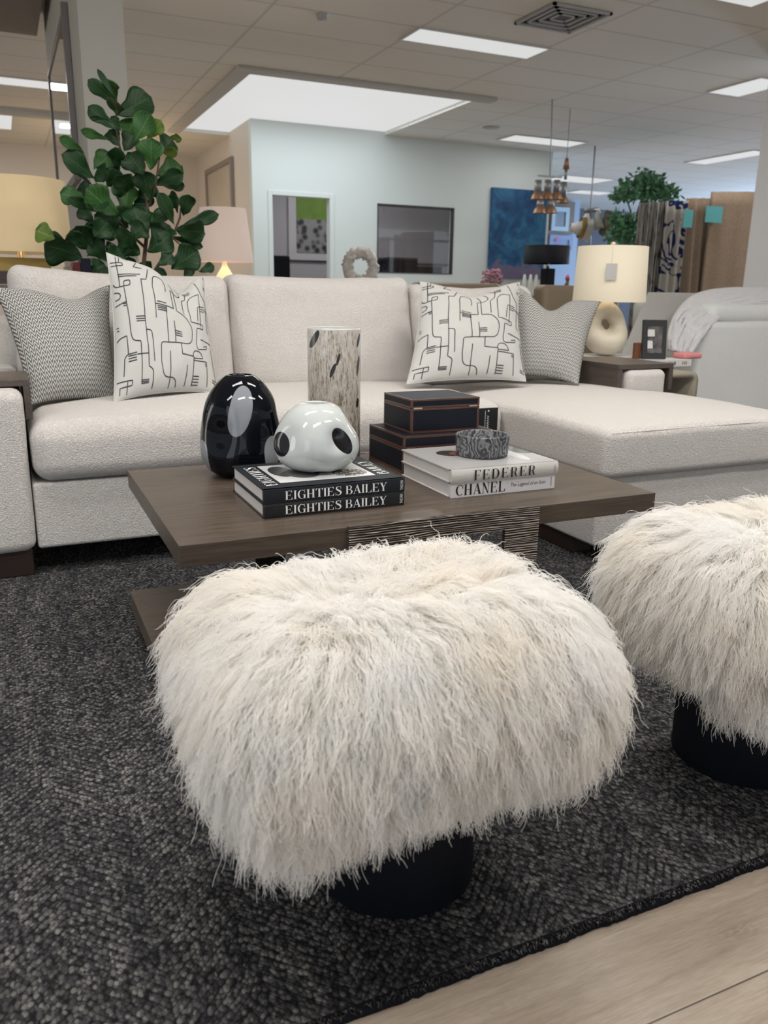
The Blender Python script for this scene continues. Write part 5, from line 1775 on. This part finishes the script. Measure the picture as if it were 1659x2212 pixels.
# picture on the side of the office block
f0, f1 = 12.11, 13.75
wp = empty('framed_picture', (BX0 - .02, 12.9, 2.0), 'tall pale framed picture on the shaded wall above the pink lamp', 'picture')
zz0, zz1 = 1.55, 2.70
boxes('frame', [(BX0 - .05, BX0 - .001, f0, f0 + .07, zz0, zz1), (BX0 - .05, BX0 - .001, f1 - .07, f1, zz0, zz1), (BX0 - .05, BX0 - .001, f0 + .07, f1 - .07, zz0, zz0 + .07), (BX0 - .05, BX0 - .001, f0 + .07, f1 - .07, zz1 - .07, zz1)], flat('greyed_oak_frame', (0.25, 0.22, 0.19), 0.5), wp, 0.004)
boxes('print', [(BX0 - .02, BX0 - .002, f0 + .07, f1 - .07, zz0 + .07, zz1 - .07)], flat('pale_print', (0.46, 0.42, 0.36), 0.6, var=.15, scale=3), wp)

# ------------------------------------------------------------------ mirror on the column
mi = N('mirror_glass'); mi.set(color=(0.80, 0.80, 0.80), rough=0.02, metal=1.0)
MX = CXL
mr = empty('wall_mirror', (MX - .02, 6.2, 1.45), 'tall framed mirror on the side of the left column', 'mirror')
my0, my1, mz0, mz1 = 5.72, 7.40, 1.60, 2.47
frm = flat('dark_bronze_frame', (0.17, 0.155, 0.15), 0.4)
boxes('frame', [(MX - .038, MX - .001, my0 - .05, my0, mz0 - .05, mz1 + .05), (MX - .030, MX - .001, my1, my1 + .03, mz0 - .05, mz1 + .03), (MX - .030, MX - .001, my0, my1, mz1, mz1 + .03), (MX - .030, MX - .001, my0, my1, mz0 - .05, mz0)], frm, mr, 0.003)
boxes('mirror_pane', [(MX - .02, MX - .001, my0, my1, mz0, mz1)], mi.m, mr)

# ------------------------------------------------------------------ left lamp, console with books
cs = empty('console_table', (-0.1, 4.55, FZ), 'dark console table behind the sofa, under the yellow lamp', 'console table')
CTZ = 0.86
boxes('top_panel', [(-1.1, 0.50, 4.35, 4.75, CTZ - .03, CTZ)], M['foot'], cs, 0.003)
for (xx, yy) in ((-1.08, 4.37), (.45, 4.37), (-1.08, 4.70), (.45, 4.70)):
    boxes('leg', [(xx, xx + .03, yy, yy + .03, FZ + .0005, CTZ - .029)], M['foot'], cs)
boxes('lower_shelf', [(-1.06, 0.46, 4.38, 4.72, 0.25, 0.28)], M['foot'], cs)
ll = empty('table_lamp', (at(40, 560, 4.55).x, 4.55, CTZ), 'table lamp with glowing yellow drum shade at the left edge', 'table lamp')
e0, e1 = at(149, 470, 4.55), at(40, 545, 4.55)
R_ = 0.24
lxc = e0.x - R_ * 0.98
ll.location = (lxc, 4.55, CTZ)
drum('lamp_shade', (lxc, 4.55, 0), R_, R_ - .012, at(60, 547, 4.55).z, at(60, 390, 4.55).z, shade_mat('yellow_linen_shade', (0.56, 0.43, 0.25), 0.36), ll)
lathe_obj('lamp_base', [(0, CTZ + .0005), (0.07, CTZ + .0005), (0.07, CTZ + .02), (0.02, CTZ + .05), (0.015, CTZ + .38), (0, CTZ + .38)], (lxc, 4.55, 0), M['brass'], ll, 24)
lathe_obj('finial', [(0, at(60, 390, 4.55).z - .02), (0.006, at(60, 390, 4.55).z), (0.012, at(60, 390, 4.55).z + .02), (0, at(60, 390, 4.55).z + .03)], (lxc, 4.55, 0), M['brass'], ll, 12)
bulb('lamp_bulb', (lxc, 4.55, at(60, 460, 4.55).z), 2.0, (1.0, 0.72, 0.38))
cols = [(0.16, 0.13, 0.11), (0.05, 0.04, 0.035), (0.33, 0.22, 0.05), (0.40, 0.35, 0.28), (0.22, 0.05, 0.05), (0.02, 0.025, 0.05), (0.10, 0.09, 0.085)]
bl_ = ['brown book lying on the console under the yellow lamp, bottom of its pile', 'dark brown book in the pile under the yellow lamp, second from bottom', 'ochre book on top of the pile under the yellow lamp', 'cream upright book on the console left of the fig tree', 'dark red upright book on the console left of the fig tree', 'navy upright book on the console beside the dark red one', 'grey upright book on the console, nearest the fig tree']
def console_book(i, x0, x1, y0, y1, z0, z1, vertical):
    b = empty('book', ((x0 + x1) / 2, (y0 + y1) / 2, z0), bl_[i], 'book', 'books on the console behind the sofa')
    cm = flat('book_cloth_' + 'abcdefg'[i], cols[i], 0.6)
    t = .003
    if vertical:
        boxes('cover', [(x0, x0 + t, y0, y1, z0, z1), (x1 - t, x1, y0, y1, z0, z1), (x0 + t, x1 - t, y0, y0 + t, z0, z1)], cm, b)
        boxes('pages', [(x0 + t, x1 - t, y0 + t, y1 - .004, z0 + .003, z1 - .003)], M['pages'], b)
    else:
        boxes('cover', [(x0, x1, y0, y1, z0, z0 + t), (x0, x1, y0, y1, z1 - t, z1), (x0, x1, y0, y0 + t, z0 + t, z1 - t)], cm, b)
        boxes('pages', [(x0 + .003, x1 - .003, y0 + t, y1 - .004, z0 + t, z1 - t)], M['pages'], b)
for i in range(3):
    console_book(i, -0.02, 0.27 - .02 * i, 4.38, 4.47, CTZ + .001 + i * .062, CTZ + .061 + i * .062, False)
console_book(3, 0.295, 0.325, 4.38, 4.55, CTZ + .001, CTZ + .15, True)
console_book(4, 0.330, 0.362, 4.38, 4.55, CTZ + .001, CTZ + .17, True)
console_book(5, 0.366, 0.412, 4.38, 4.55, CTZ + .001, CTZ + .19, True)
console_book(6, 0.416, 0.455, 4.38, 4.55, CTZ + .001, CTZ + .16, True)

# pink-shaded lamp on a table behind the plant
PY = 6.0
pl = at(485, 560, PY)
ptb = empty('lamp_table', (pl.x, PY, FZ), 'grey side table under the pink-lit lamp, behind the sofa', 'side table')
PTZ = 0.72
boxes('top_panel', [(pl.x - .3, pl.x + .3, PY - .25, PY + .25, PTZ - .03, PTZ)], M['trimgrey'], ptb, 0.003)
for (sx, sy) in ((-1, -1), (1, -1), (-1, 1), (1, 1)):
    boxes('leg', [(pl.x + sx * .27 - .02, pl.x + sx * .27 + .02, PY + sy * .22 - .02, PY + sy * .22 + .02, FZ + .0005, PTZ - .029)], M['trimgrey'], ptb)
plm = empty('table_lamp', (pl.x, PY, PTZ), 'table lamp with pale pink tapered shade, right of the fig tree', 'table lamp')
z0_, z1_ = at(485, 566, PY).z, at(490, 451, PY).z
drum('lamp_shade', (pl.x, PY, 0), 0.205, 0.160, z0_, z1_, shade_mat('blush_linen_shade', (0.64, 0.51, 0.44), 0.44), plm)
lathe_obj('lamp_base', catmull([(0.0, PTZ + .0005), (0.10, PTZ + .0005), (0.135, PTZ + .10), (0.11, PTZ + .20), (0.045, z0_ - .07), (0.018, z0_ - .02), (0.016, z0_ + .04), (0, z0_ + .04)], 4), (pl.x, PY, 0), shade_mat('glowing_cream_glass', (0.66, 0.58, 0.40), 0.30), plm, 32)
bulb('lamp_bulb', (pl.x, PY, (z0_ + z1_) / 2), 9.0, (1.0, 0.72, 0.50))
bulb('alcove_lamp', (1.6, 12.6, 1.8), 30.0, (1.0, 0.74, 0.48), 0.15)

# ------------------------------------------------------------------ fiddle-leaf fig
FY = 4.13
fig = empty('fiddle_leaf_fig', (at(310, 600, FY).x, FY, FZ), 'tall fiddle leaf fig tree behind the left end of the sofa', 'plant')
def leafmat(name, a, b, vein):
    k = N(name)
    uv = k.xyz(k.coord('UV'))
    mid = k.math('ABSOLUTE', k.math('SUBTRACT', uv[0], 0.5))
    rib = k.math('LESS_THAN', mid, 0.018)
    sv = k.math('FRACT', k.math('MULTIPLY', k.math('SUBTRACT', uv[1], k.math('MULTIPLY', mid, 0.8)), 7.0))
    sv = k.math('LESS_THAN', k.math('ABSOLUTE', k.math('SUBTRACT', sv, 0.5)), 0.045)
    nz = k.noise(k.coord('Object'), 12, 3)
    c = k.mix(nz, a, b)
    f = k.math('MULTIPLY', k.math('MAXIMUM', rib, sv), 0.55)
    k.set(color=k.mix(f, c, vein), rough=0.48, spec=0.28)
    k.bump(k.math('MAXIMUM', rib, sv), -0.35, 0.004)
    return k.m
LM = [leafmat('dark_fig_leaf', (0.007, 0.028, 0.008), (0.014, 0.048, 0.013), (0.05, 0.12, 0.035)), leafmat('mid_fig_leaf', (0.016, 0.065, 0.014), (0.032, 0.100, 0.020), (0.10, 0.20, 0.05)), leafmat('young_fig_leaf', (0.06, 0.13, 0.02), (0.13, 0.20, 0.03), (0.32, 0.36, 0.10))]
LEAVES = [
 (700, 600, 580, 412, 34, 0), (680, 618, 525, 474, 78, 0), (692, 596, 640, 470, 95, 1), (700, 690, 905, 570, 165, 0), (690, 690, 690, 590, 95, 0), (696, 775, 522, 634, 92, 0), (640, 715, 530, 696, 26, 0),
 (752, 858, 795, 695, 125, 1), (805, 845, 900, 680, 140, 1), (880, 828, 962, 720, 92, 2), (645, 832, 500, 788, 52, 1), (712, 872, 648, 778, 95, 0), (505, 912, 368, 824, 62, 1), (565, 1065, 388, 918, 125, 0), (560, 1010, 664, 912, 125, 1),
 (955, 905, 1032, 832, 125, 0), (955, 905, 1054, 912, 55, 2), (1012, 822, 1086, 824, 46, 2), (905, 1012, 895, 828, 145, 1), (862, 1045, 762, 908, 155, 0), (935, 1045, 1086, 985, 125, 1), (915, 1105, 1096, 1036, 95, 0), (980, 1112, 1106, 1114, 52, 0),
 (552, 1108, 402, 965, 36, 0), (645, 1085, 580, 998, 105, 0), (702, 1005, 688, 878, 95, 0), (705, 1292, 518, 1128, 160, 1), (742, 1302, 765, 1088, 125, 1), (525, 1202, 358, 1150, 110, 1), (600, 1252, 395, 1188, 60, 0), (892, 1202, 858, 1018, 135, 0),
 (885, 1222, 778, 1316, 140, 0), (895, 1332, 998, 1262, 85, 0), (1042, 1342, 958, 1158, 80, 0), (1062, 1272, 1028, 1138, 40, 0), (1096, 1292, 1128, 1162, 92, 0), (1085, 1350, 1304, 1278, 78, 0), (1050, 1374, 1222, 1388, 150, 0), (1020, 1410, 1218, 1476, 58, 0),
 (330, 1424, 212, 1372, 125, 2), (492, 1534, 268, 1450, 185, 0), (542, 1504, 448, 1340, 165, 0), (622, 1484, 528, 1328, 155, 0), (702, 1424, 620, 1298, 165, 0), (862, 1424, 800, 1228, 175, 0), (880, 1504, 1022, 1400, 165, 0), (765, 1504, 640, 1530, 120, 0), (832, 1524, 738, 1440, 150, 0),
 (950, 1584, 1030, 1520, 95, 0), (1022, 1604, 1182, 1500, 165, 0), (1190, 1624, 1276, 1588, 60, 0), (870, 1644, 992, 1636, 75, 0), (562, 1624, 592, 1548, 80, 0), (790, 1606, 772, 1540, 60, 0),
 (700, 1350, 600, 1400, 120, 0), (760, 1360, 700, 1240, 120, 0), (640, 1160, 560, 1250, 110, 0), (800, 1130, 700, 1050, 110, 0), (840, 1180, 930, 1100, 110, 0), (640, 1560, 540, 1440, 110, 0), (940, 1440, 1020, 1340, 120, 0), (720, 980, 640, 1050, 90, 0), (760, 1010, 830, 930, 100, 0),
 (640, 1440, 700, 1560, 120, 0), (900, 1400, 960, 1300, 130, 0), (760, 1180, 690, 1080, 120, 0), (640, 1120, 720, 1020, 120, 0), (560, 1420, 640, 1330, 140, 0), (800, 1240, 900, 1150, 110, 0), (740, 900, 800, 800, 110, 0), (860, 960, 930, 880, 110, 0), (560, 1180, 470, 1100, 110, 0), (990, 1250, 1060, 1180, 80, 0), (480, 1460, 420, 1390, 100, 0), (720, 780, 660, 700, 70, 0), (900, 1560, 830, 1640, 110, 0), (1090, 1580, 1150, 1640, 110, 0), (680, 1600, 620, 1660, 110, 0),
 (660, 1330, 560, 1280, 120, 0), (780, 1420, 860, 1340, 130, 0), (700, 1470, 780, 1400, 130, 0), (600, 1420, 500, 1380, 120, 0), (830, 1330, 760, 1250, 110, 0), (560, 1330, 470, 1240, 90, 0)]
def build_leaves():
    bm = bmesh.new()
    uvl = bm.loops.layers.uv.new('UVMap')
    R = random.Random(21)
    stems = bmesh.new()
    nl, nw = 12, 8
    prof = lambda t: 1.06 * (max(0.0, math.sin(PI * t ** 1.35)) ** 0.62) * (0.50 + 0.56 * t) * (1 - 0.20 * math.exp(-((t - .42) / .12) ** 2))
    for (bx_, by_, tx_, ty_, w, mi) in LEAVES:
        sc_ = 0.36166
        yb = FY + R.uniform(-.13, .10)
        yt = yb + R.uniform(-.10, .06)
        b = at(bx_ * sc_, by_ * sc_, yb)
        t = at(tx_ * sc_, ty_ * sc_, yt)
        a = t - b
        ln = a.length
        a.normalize()
        toc = (Vector((0, 0, CAM_H)) - b).normalized()
        wd = a.cross(toc).normalized()
        nr = wd.cross(a).normalized()
        ang = R.uniform(-.5, .5)
        wd2 = wd * math.cos(ang) + nr * math.sin(ang)
        nr2 = a.cross(wd2) * -1
        wm = w * sc_ / FPX * (b - Vector((0, 0, CAM_H))).dot(fw) / max(.8, math.cos(ang)) * 1.16
        curl = R.uniform(-.10, .14) * ln
        cup = R.uniform(.08, .28)
        ph = R.uniform(0, 6)
        V = {}
        for i in range(nl + 1):
            s = i / nl
            for j in range(nw + 1):
                q = -1 + 2 * j / nw
                hw = wm / 2 * max(0.0, prof(s)) + 0.0008
                wave = 0.075 * wm * math.sin(s * 9 + ph + q) * abs(q)
                p = b + a * (s * ln) + wd2 * (q * hw) + nr2 * (cup * hw * q * q + wave - curl * s * s)
                V[i, j] = bm.verts.new(p)
        for i in range(nl):
            for j in range(nw):
                f = bm.faces.new((V[i, j], V[i, j + 1], V[i + 1, j + 1], V[i + 1, j]))
                f.material_index = mi
                for lp, (ii, jj) in zip(f.loops, ((i, j), (i, j + 1), (i + 1, j + 1), (i + 1, j))):
                    lp[uvl].uv = (jj / nw, ii / nl)
    o = link('foliage', bm_mesh(bm, 'foliage'), LM, fig)
    md = o.modifiers.new('thickness', 'SOLIDIFY'); md.thickness = 0.0012
    Z_ = 0.36166
    def path(lst, r0_, r1_):
        P = [at(x * Z_, y * Z_, FY) for x, y in lst]
        n = len(P)
        add_tube(stems, P, [r0_ + (r1_ - r0_) * i / (n - 1) for i in range(n)], 8)
    path([(848, 1760), (852, 1640), (868, 1480), (885, 1330), (880, 1210), (850, 1060), (790, 960)], 0.011, 0.006)
    path([(850, 1060), (760, 1000), (715, 880), (692, 760), (696, 600)], 0.008, 0.003)
    path([(870, 1760), (900, 1660), (960, 1560), (1030, 1420), (1075, 1300), (1080, 1240)], 0.009, 0.004)
    path([(840, 1760), (800, 1620), (700, 1500), (600, 1460), (520, 1530)], 0.008, 0.003)
    path([(868, 1480), (760, 1380), (690, 1290), (620, 1180), (560, 1060)], 0.007, 0.003)
    path([(890, 1230), (930, 1100), (950, 960), (900, 840)], 0.006, 0.003)
    path([(1030, 1420), (1120, 1500), (1190, 1620)], 0.004, 0.002)
    link('trunk', bm_mesh(stems, 'trunk'), flat('fig_bark', (0.10, 0.06, 0.04), 0.8), fig)
build_leaves()
gx = at(310, 640, FY)
lathe_obj('planter', [(0, FZ + .0005), (0.15, FZ + .0005), (0.19, 0.36), (0.175, 0.36), (0.165, 0.33), (0, 0.33)], (gx.x, FY, 0), M['greywall'], fig, 36)
bm = bmesh.new()
add_tube(bm, [(gx.x, FY, 0.3), (gx.x, FY, 0.6), at(306, 637, FY)], [0.014, 0.012, 0.011], 8)
link('trunk', bm_mesh(bm, 'trunk'), flat('fig_bark_low', (0.10, 0.06, 0.04), 0.8), fig)

# ------------------------------------------------------------------ hanging bells lamp
by0 = 8.3
bk = empty('bell_chandelier', (at(1188, 400, by0).x, by0, at(1188, 460, by0).z), 'hanging chandelier of brass bells in tiers, right of the blue painting', 'chandelier')
M['copper'] = flat('aged_copper', (0.30, 0.17, 0.10), 0.4, 0.5, var=.15)
M['steel'] = flat('dull_steel', (0.25, 0.25, 0.25), 0.4, 0.6)
top = at(1188, 296, by0); top.z = CZ - .001
bm = bmesh.new()
hub = at(1188, 380, by0)
add_tube(bm, [top, Vector((hub.x, by0, hub.z))], 0.006, 6)
link('chain', bm_mesh(bm, 'chain'), M['steel'], bk)
boxes('rack', [(hub.x - .16, hub.x + .16, by0 - .02, by0 + .02, hub.z - .012, hub.z)], M['steel'], bk)
def bell(px0, px1, pyt, pyb, pytop, dy):
    c0, c1 = at(px0, pyb, by0 + dy), at(px1, pyb, by0 + dy)
    cx0 = (c0.x + c1.x) / 2
    r = (c1.x - c0.x) / 2 * 1.05
    zb, zm, zt2 = c0.z, at(px0, pyt, by0 + dy).z, at(px0, pytop, by0 + dy).z
    lathe_obj('bell', [(r, zb), (r * .86, (zb + zm) / 2), (r * .55, zm), (r * .5, zm), (r * .8, (zb + zm) / 2), (r * .95, zb), (r, zb)], (cx0, by0 + dy, 0), M['copper'], bk, 20)
    lathe_obj('bell_sleeve', [(0, zm - .01), (r * .55, zm - .01), (r * .50, zt2), (0, zt2)], (cx0, by0 + dy, 0), M['steel'], bk, 16)
for (a, b) in ((1149, 1172), (1170, 1193), (1190, 1212)):
    bell(a, b, 414, 430, 388, 0.0)
for (a, b) in ((1154, 1178), (1176, 1200)):
    bell(a, b, 445, 460, 432, -.1)
bell(1204, 1226, 424, 438, 392, .15)
# small finial bell hanging by itself
tb = at(1224, 350, 8.6)
hb = empty('hanging_bell', (tb.x, 8.6, at(1224, 388, 8.6).z), 'single dark bell hanging on a rod right of the bell chandelier', 'bell')
lathe_obj('bell', [(0, tb.z + .05), (0.02, tb.z + .04), (0.04, tb.z - .08), (0, tb.z - .08)], (tb.x, 8.6, 0), M['copper'], hb, 16)
bm = bmesh.new()
add_tube(bm, [(tb.x, 8.6, tb.z - .08), (tb.x, 8.6, at(1224, 388, 8.6).z)], 0.018, 8)
add_tube(bm, [(tb.x, 8.6, tb.z + .05), (tb.x, 8.6, CZ - .001)], 0.004, 6)
link('rod', bm_mesh(bm, 'rod'), M['steel'], hb)

# framed mirrors and pale panels farther back
fm = at(1186, 450, 15.0)
def hung(name, label, cat, px0, px1, py0, py1, Y_, fcol, icol, fwid, back=0.06, sub='pane'):
    a, b = at(px0, py0, Y_), at(px1, py1, Y_)
    t = empty(name, ((a.x + b.x) / 2, Y_, b.z), label, cat)
    w = fwid
    boxes('frame', [(a.x, b.x, Y_, Y_ + back, a.z - w, a.z), (a.x, b.x, Y_, Y_ + back, b.z, b.z + w), (a.x, a.x + w, Y_, Y_ + back, b.z + w, a.z - w), (b.x - w, b.x, Y_, Y_ + back, b.z + w, a.z - w)], flat(name + '_frame', fcol, .5), t, .004)
    boxes(sub, [(a.x + w, b.x - w, Y_ + .02, Y_ + back, b.z + w, a.z - w)], flat(name + '_' + sub, icol, .4, var=.15, scale=4), t)
    return t
struct('wall_partition', [(at(1180, 600, 16.5).x, at(1242, 600, 16.5).x, 16.5, 16.6, FZ, CZ)], paint('pale_blue_paint', (0.33, 0.40, 0.50)))
hung('framed_mirror', 'gold framed mirror below the hanging bells, right of the blue painting', 'mirror', 1184, 1238, 432, 506, 16.43, (0.16, 0.12, 0.07), (0.26, 0.31, 0.36), 0.14)
hung('framed_mirror', 'narrow pale blue framed mirror in front of the gold framed one', 'mirror', 1194, 1228, 446, 500, 16.36, (0.40, 0.50, 0.56), (0.20, 0.24, 0.27), 0.10)
hung('framed_print', 'pale blue print with a pink dot above the black lamp', 'picture', 1188, 1236, 507, 540, 16.43, (0.22, 0.27, 0.40), (0.20, 0.26, 0.40), 0.10)
for t in [o for o in COL.objects if o.name.startswith(('framed_mirror', 'framed_print')) and o.type == 'EMPTY']:
    pass
pk = at(1204, 517, 16.42)
bm = bmesh.new()
bmesh.ops.create_circle(bm, cap_ends=True, segments=20, radius=.05, matrix=Matrix.Translation((pk.x, 16.425, pk.z)) @ Matrix.Rotation(PI / 2, 4, 'X'))
for o in COL.objects:
    if o.name == 'framed_print':
        link('pink_dot', bm_mesh(bm, 'pink_dot'), flat('pink_paint', (0.5, 0.12, 0.25), .5), o, False)
        break
# cone-shaded wall light: white cones with gold inside, and a curved leather piece
wl_y = 10.5
cone_c = at(1262, 470, wl_y)
wl = empty('cone_chandelier', (cone_c.x, wl_y, cone_c.z - .2), 'hanging lamp of white cones with gold insides, left of the green tree', 'chandelier')
def cone(p, axis, r0_, r1_, ln, mat, name, inner=None):
    bm = bmesh.new()
    lathe(bm, [(r0_, 0), (r1_, ln), (r1_ * .94, ln), (r0_ * .8, 0.01), (0, 0.01)], (0, 0, 0), 28)
    q = Vector((0, 0, 1)).rotation_difference(Vector(axis).normalized()).to_matrix().to_4x4()
    bm.transform(Matrix.Translation(p) @ q)
    return link(name, bm_mesh(bm, name), mat, wl)
wcone = flat('white_enamel_cone', (0.60, 0.57, 0.55), .4)
gcone = flat('gold_leaf', (0.28, 0.20, 0.05), .35, .5)
cone(at(1232, 490, wl_y), (0.85, -0.35, -0.15), .05, .17, .30, wcone, 'cone_shade')
cone(at(1252, 492, wl_y - .06), (0.85, -0.35, -0.15), .145, .165, .06, gcone, 'gold_rim')
cone(at(1268, 462, wl_y), (-0.25, -0.2, -1.0), .03, .12, .22, wcone, 'cone_shade')
cone(at(1290, 455, wl_y), (0.0, -0.2, -1.0), .04, .09, .26, flat('pale_cone', (0.40, 0.42, 0.36), .4), 'cone_shade')
cone(at(1298, 505, wl_y), (0.7, -0.2, 0.75), .05, .20, .28, flat('brown_leather_cone', (0.10, 0.065, 0.04), .5), 'cone_shade')
bm = bmesh.new()
ps = at(1275, 455, wl_y)
add_tube(bm, [(ps.x, wl_y, CZ - .001), ps, at(1276, 500, wl_y), at(1274, 545, wl_y)], .011, 8)
add_tube(bm, [at(1262, 455, wl_y), ps, at(1292, 452, wl_y)], .03, 8)
link('stem', bm_mesh(bm, 'stem'), M['steel'], wl)

# green tree beyond
def green_tree():
    ty = 9.3
    t = empty('green_tree', (at(1385, 600, ty).x, ty, FZ), 'feathery green tree behind the hanging rugs', 'tree')
    bm = bmesh.new()
    R = random.Random(5)
    clumps = [(1398, 385, 30), (1372, 405, 34), (1350, 418, 22), (1425, 412, 32), (1445, 422, 24), (1400, 410, 34), (1335, 425, 14), (1345, 475, 24), (1360, 495, 28), (1340, 500, 22), (1375, 480, 24), (1352, 515, 22), (1330, 470, 14), (1372, 516, 18), (1410, 395, 20), (1322, 512, 14)]
    for (px, py, r) in clumps:
        for i in range(int(r * 5)):
            a, rr = R.uniform(0, 2 * PI), r * math.sqrt(R.random())
            p = at(px + rr * math.cos(a), py + rr * .72 * math.sin(a), ty + R.uniform(-.25, .25))
            d = Vector((R.uniform(-1, 1), R.uniform(-1, 1), R.uniform(-.8, .5))).normalized()
            s = d.cross(Vector((R.uniform(-1, 1), R.uniform(-1, 1), R.uniform(-1, 1)))).normalized()
            l, w = R.uniform(.06, .13), R.uniform(.016, .032)
            q = [p, p + d * l * .5 + s * w, p + d * l, p + d * l * .5 - s * w]
            bm.faces.new([bm.verts.new(v_) for v_ in q])
    link('foliage', bm_mesh(bm, 'foliage'), flat('tree_leaves', (0.07, 0.19, 0.085), .5, var=.5, scale=6), t, False)
    bm = bmesh.new()
    b0 = at(1385, 640, ty)
    add_tube(bm, [(b0.x, ty, FZ), (b0.x, ty, .6), at(1380, 560, ty), at(1372, 480, ty), at(1395, 400, ty)], [.05, .045, .035, .025, .01], 8)
    for (px, py) in ((1345, 480), (1350, 420), (1430, 415), (1350, 510)):
        add_tube(bm, [at(1376, 510, ty), at((1376 + px) / 2, (495 + py) / 2, ty), at(px, py, ty)], [.018, .013, .006], 6)
    link('trunk', bm_mesh(bm, 'trunk'), flat('tree_bark', (0.10, 0.075, 0.055), .8), t)
    lathe_obj('planter', [(0, FZ + .0005), (.22, FZ + .0005), (.25, .4), (.22, .4), (.2, .36), (0, .36)], (b0.x, ty, 0), M['greywall'], t, 28)
green_tree()

# ------------------------------------------------------------------ hanging rugs on a rail
ry = 7.3
rack = empty('rug_rack', (at(1500, 600, ry).x, ry + .2, FZ), 'dark metal rack that carries the hanging rugs', 'rack')
rz_top = at(1500, 452, ry + .15).z
xL, xR = at(1385, 430, ry + .15).x, at(1640, 430, ry + .15).x
boxes('rail', [(xL, xR + .3, ry + .13, ry + .17, rz_top, rz_top + .04)], M['black'], rack)
for xx in (xL, xR + .26):
    boxes('post', [(xx, xx + .04, ry + .13, ry + .17, FZ + .0005, rz_top)], M['black'], rack)
def rugstripe(name, kind):
    k = N(name)
    p = k.world()
    if kind == 'grey':
        nz = k.noise(k.world((9, 9, 1.6)), 2.6, 4, .6, .8)
        c = k.ramp(nz, [(.36, (.03, .03, .03)), (.44, (.17, .16, .145)), (.60, (.29, .275, .25)), (.70, (.12, .115, .11))])
    elif kind == 'branch':
        nz = k.noise(p, 2.0, 3, .6, 1.2)
        rg = k.math('ABSOLUTE', k.math('SUBTRACT', nz, .5))
        c = k.mix(k.math('LESS_THAN', rg, .028), (.27, .25, .22), (.012, .016, .06))
    else:
        nz = k.noise(p, 45, 3, .7)
        c = k.mix(nz, (.14, .10, .07), (.27, .205, .15))
    k.set(color=c, rough=1.0, spec=.05)
    k.bump(k.noise(p, 120, 2), .4, .006)
    return k.m
RM = {n_: rugstripe('rug_' + n_, n_) for n_ in ('grey', 'branch', 'jute')}
def hanging_rug(label, px0, px1, pyt, mat, dy, wave=0.02, fold=None):
    a, b = at(px0, pyt, ry + dy), at(px1, pyt, ry + dy)
    zt_ = a.z
    bm = bmesh.new()
    nx, nz_ = 18, 14
    V = {}
    for i in range(nx + 1):
        for j in range(nz_ + 1):
            x = a.x + (b.x - a.x) * i / nx
            z = 0.0 + (zt_ - 0.0) * j / nz_ + (b.z - a.z) * i / nx * (j / nz_)
            y = ry + dy + wave * math.sin(i * 0.9 + dy * 9) + (fold(i / nx, j / nz_) if fold else 0)
            V[i, j] = bm.verts.new((x, y, z))
    for i in range(nx):
        for j in range(nz_):
            bm.faces.new((V[i, j], V[i + 1, j], V[i + 1, j + 1], V[i, j + 1]))
    o = link('hanging_rug', bm_mesh(bm, 'hanging_rug'), mat)
    md = o.modifiers.new('thickness', 'SOLIDIFY'); md.thickness = .02
    tag(o, label, 'rug', 'rugs hanging on the rack')
    return o
hanging_rug('leftmost narrow grey rug on the rack, next to the green tree', 1386, 1403, 438, RM['grey'], 0.05)
hanging_rug('second narrow grey streaked rug from the left on the rack', 1406, 1421, 436, RM['grey'], 0.0)
hanging_rug('third narrow grey streaked rug, beside the navy branch rug', 1423, 1440, 436, RM['grey'], 0.06)
navy = hanging_rug('pale hanging rug with navy branch pattern', 1443, 1486, 434, RM['branch'], 0.0)
hanging_rug('brown jute rug with curled edge between the two teal tags', 1489, 1535, 428, RM['jute'], 0.06, .03, lambda u, v: -.10 * math.sin(u * PI) * (1 - v))
wide = hanging_rug('widest brown jute rug at the right end of the rack', 1539, 1640, 414, RM['jute'], -.05, .012)
teal = flat('teal_card', (0.045, 0.26, 0.27), .6)
for (px0, px1, py0, py1, par) in ((1478, 1494, 452, 492, navy), (1526, 1558, 444, 482, wide)):
    yy = ry - .095
    a, b = at(px0, py0, yy), at(px1, py1, yy)
    o = boxes('hang_tag', [(a.x, b.x, yy - .003, yy, b.z, a.z)], teal)
    o.parent = par
    o['label'] = 'teal card tag'
# dark framed opening in the far wall
a, b = at(1560, 388, 17.95), at(1660, 470, 17.95)
struct('window_3', [(a.x, b.x + 1, 17.93, 17.99, a.z - .12, a.z), (a.x, a.x + .12, 17.93, 17.99, b.z - 1.2, a.z - .12)], darkframe)
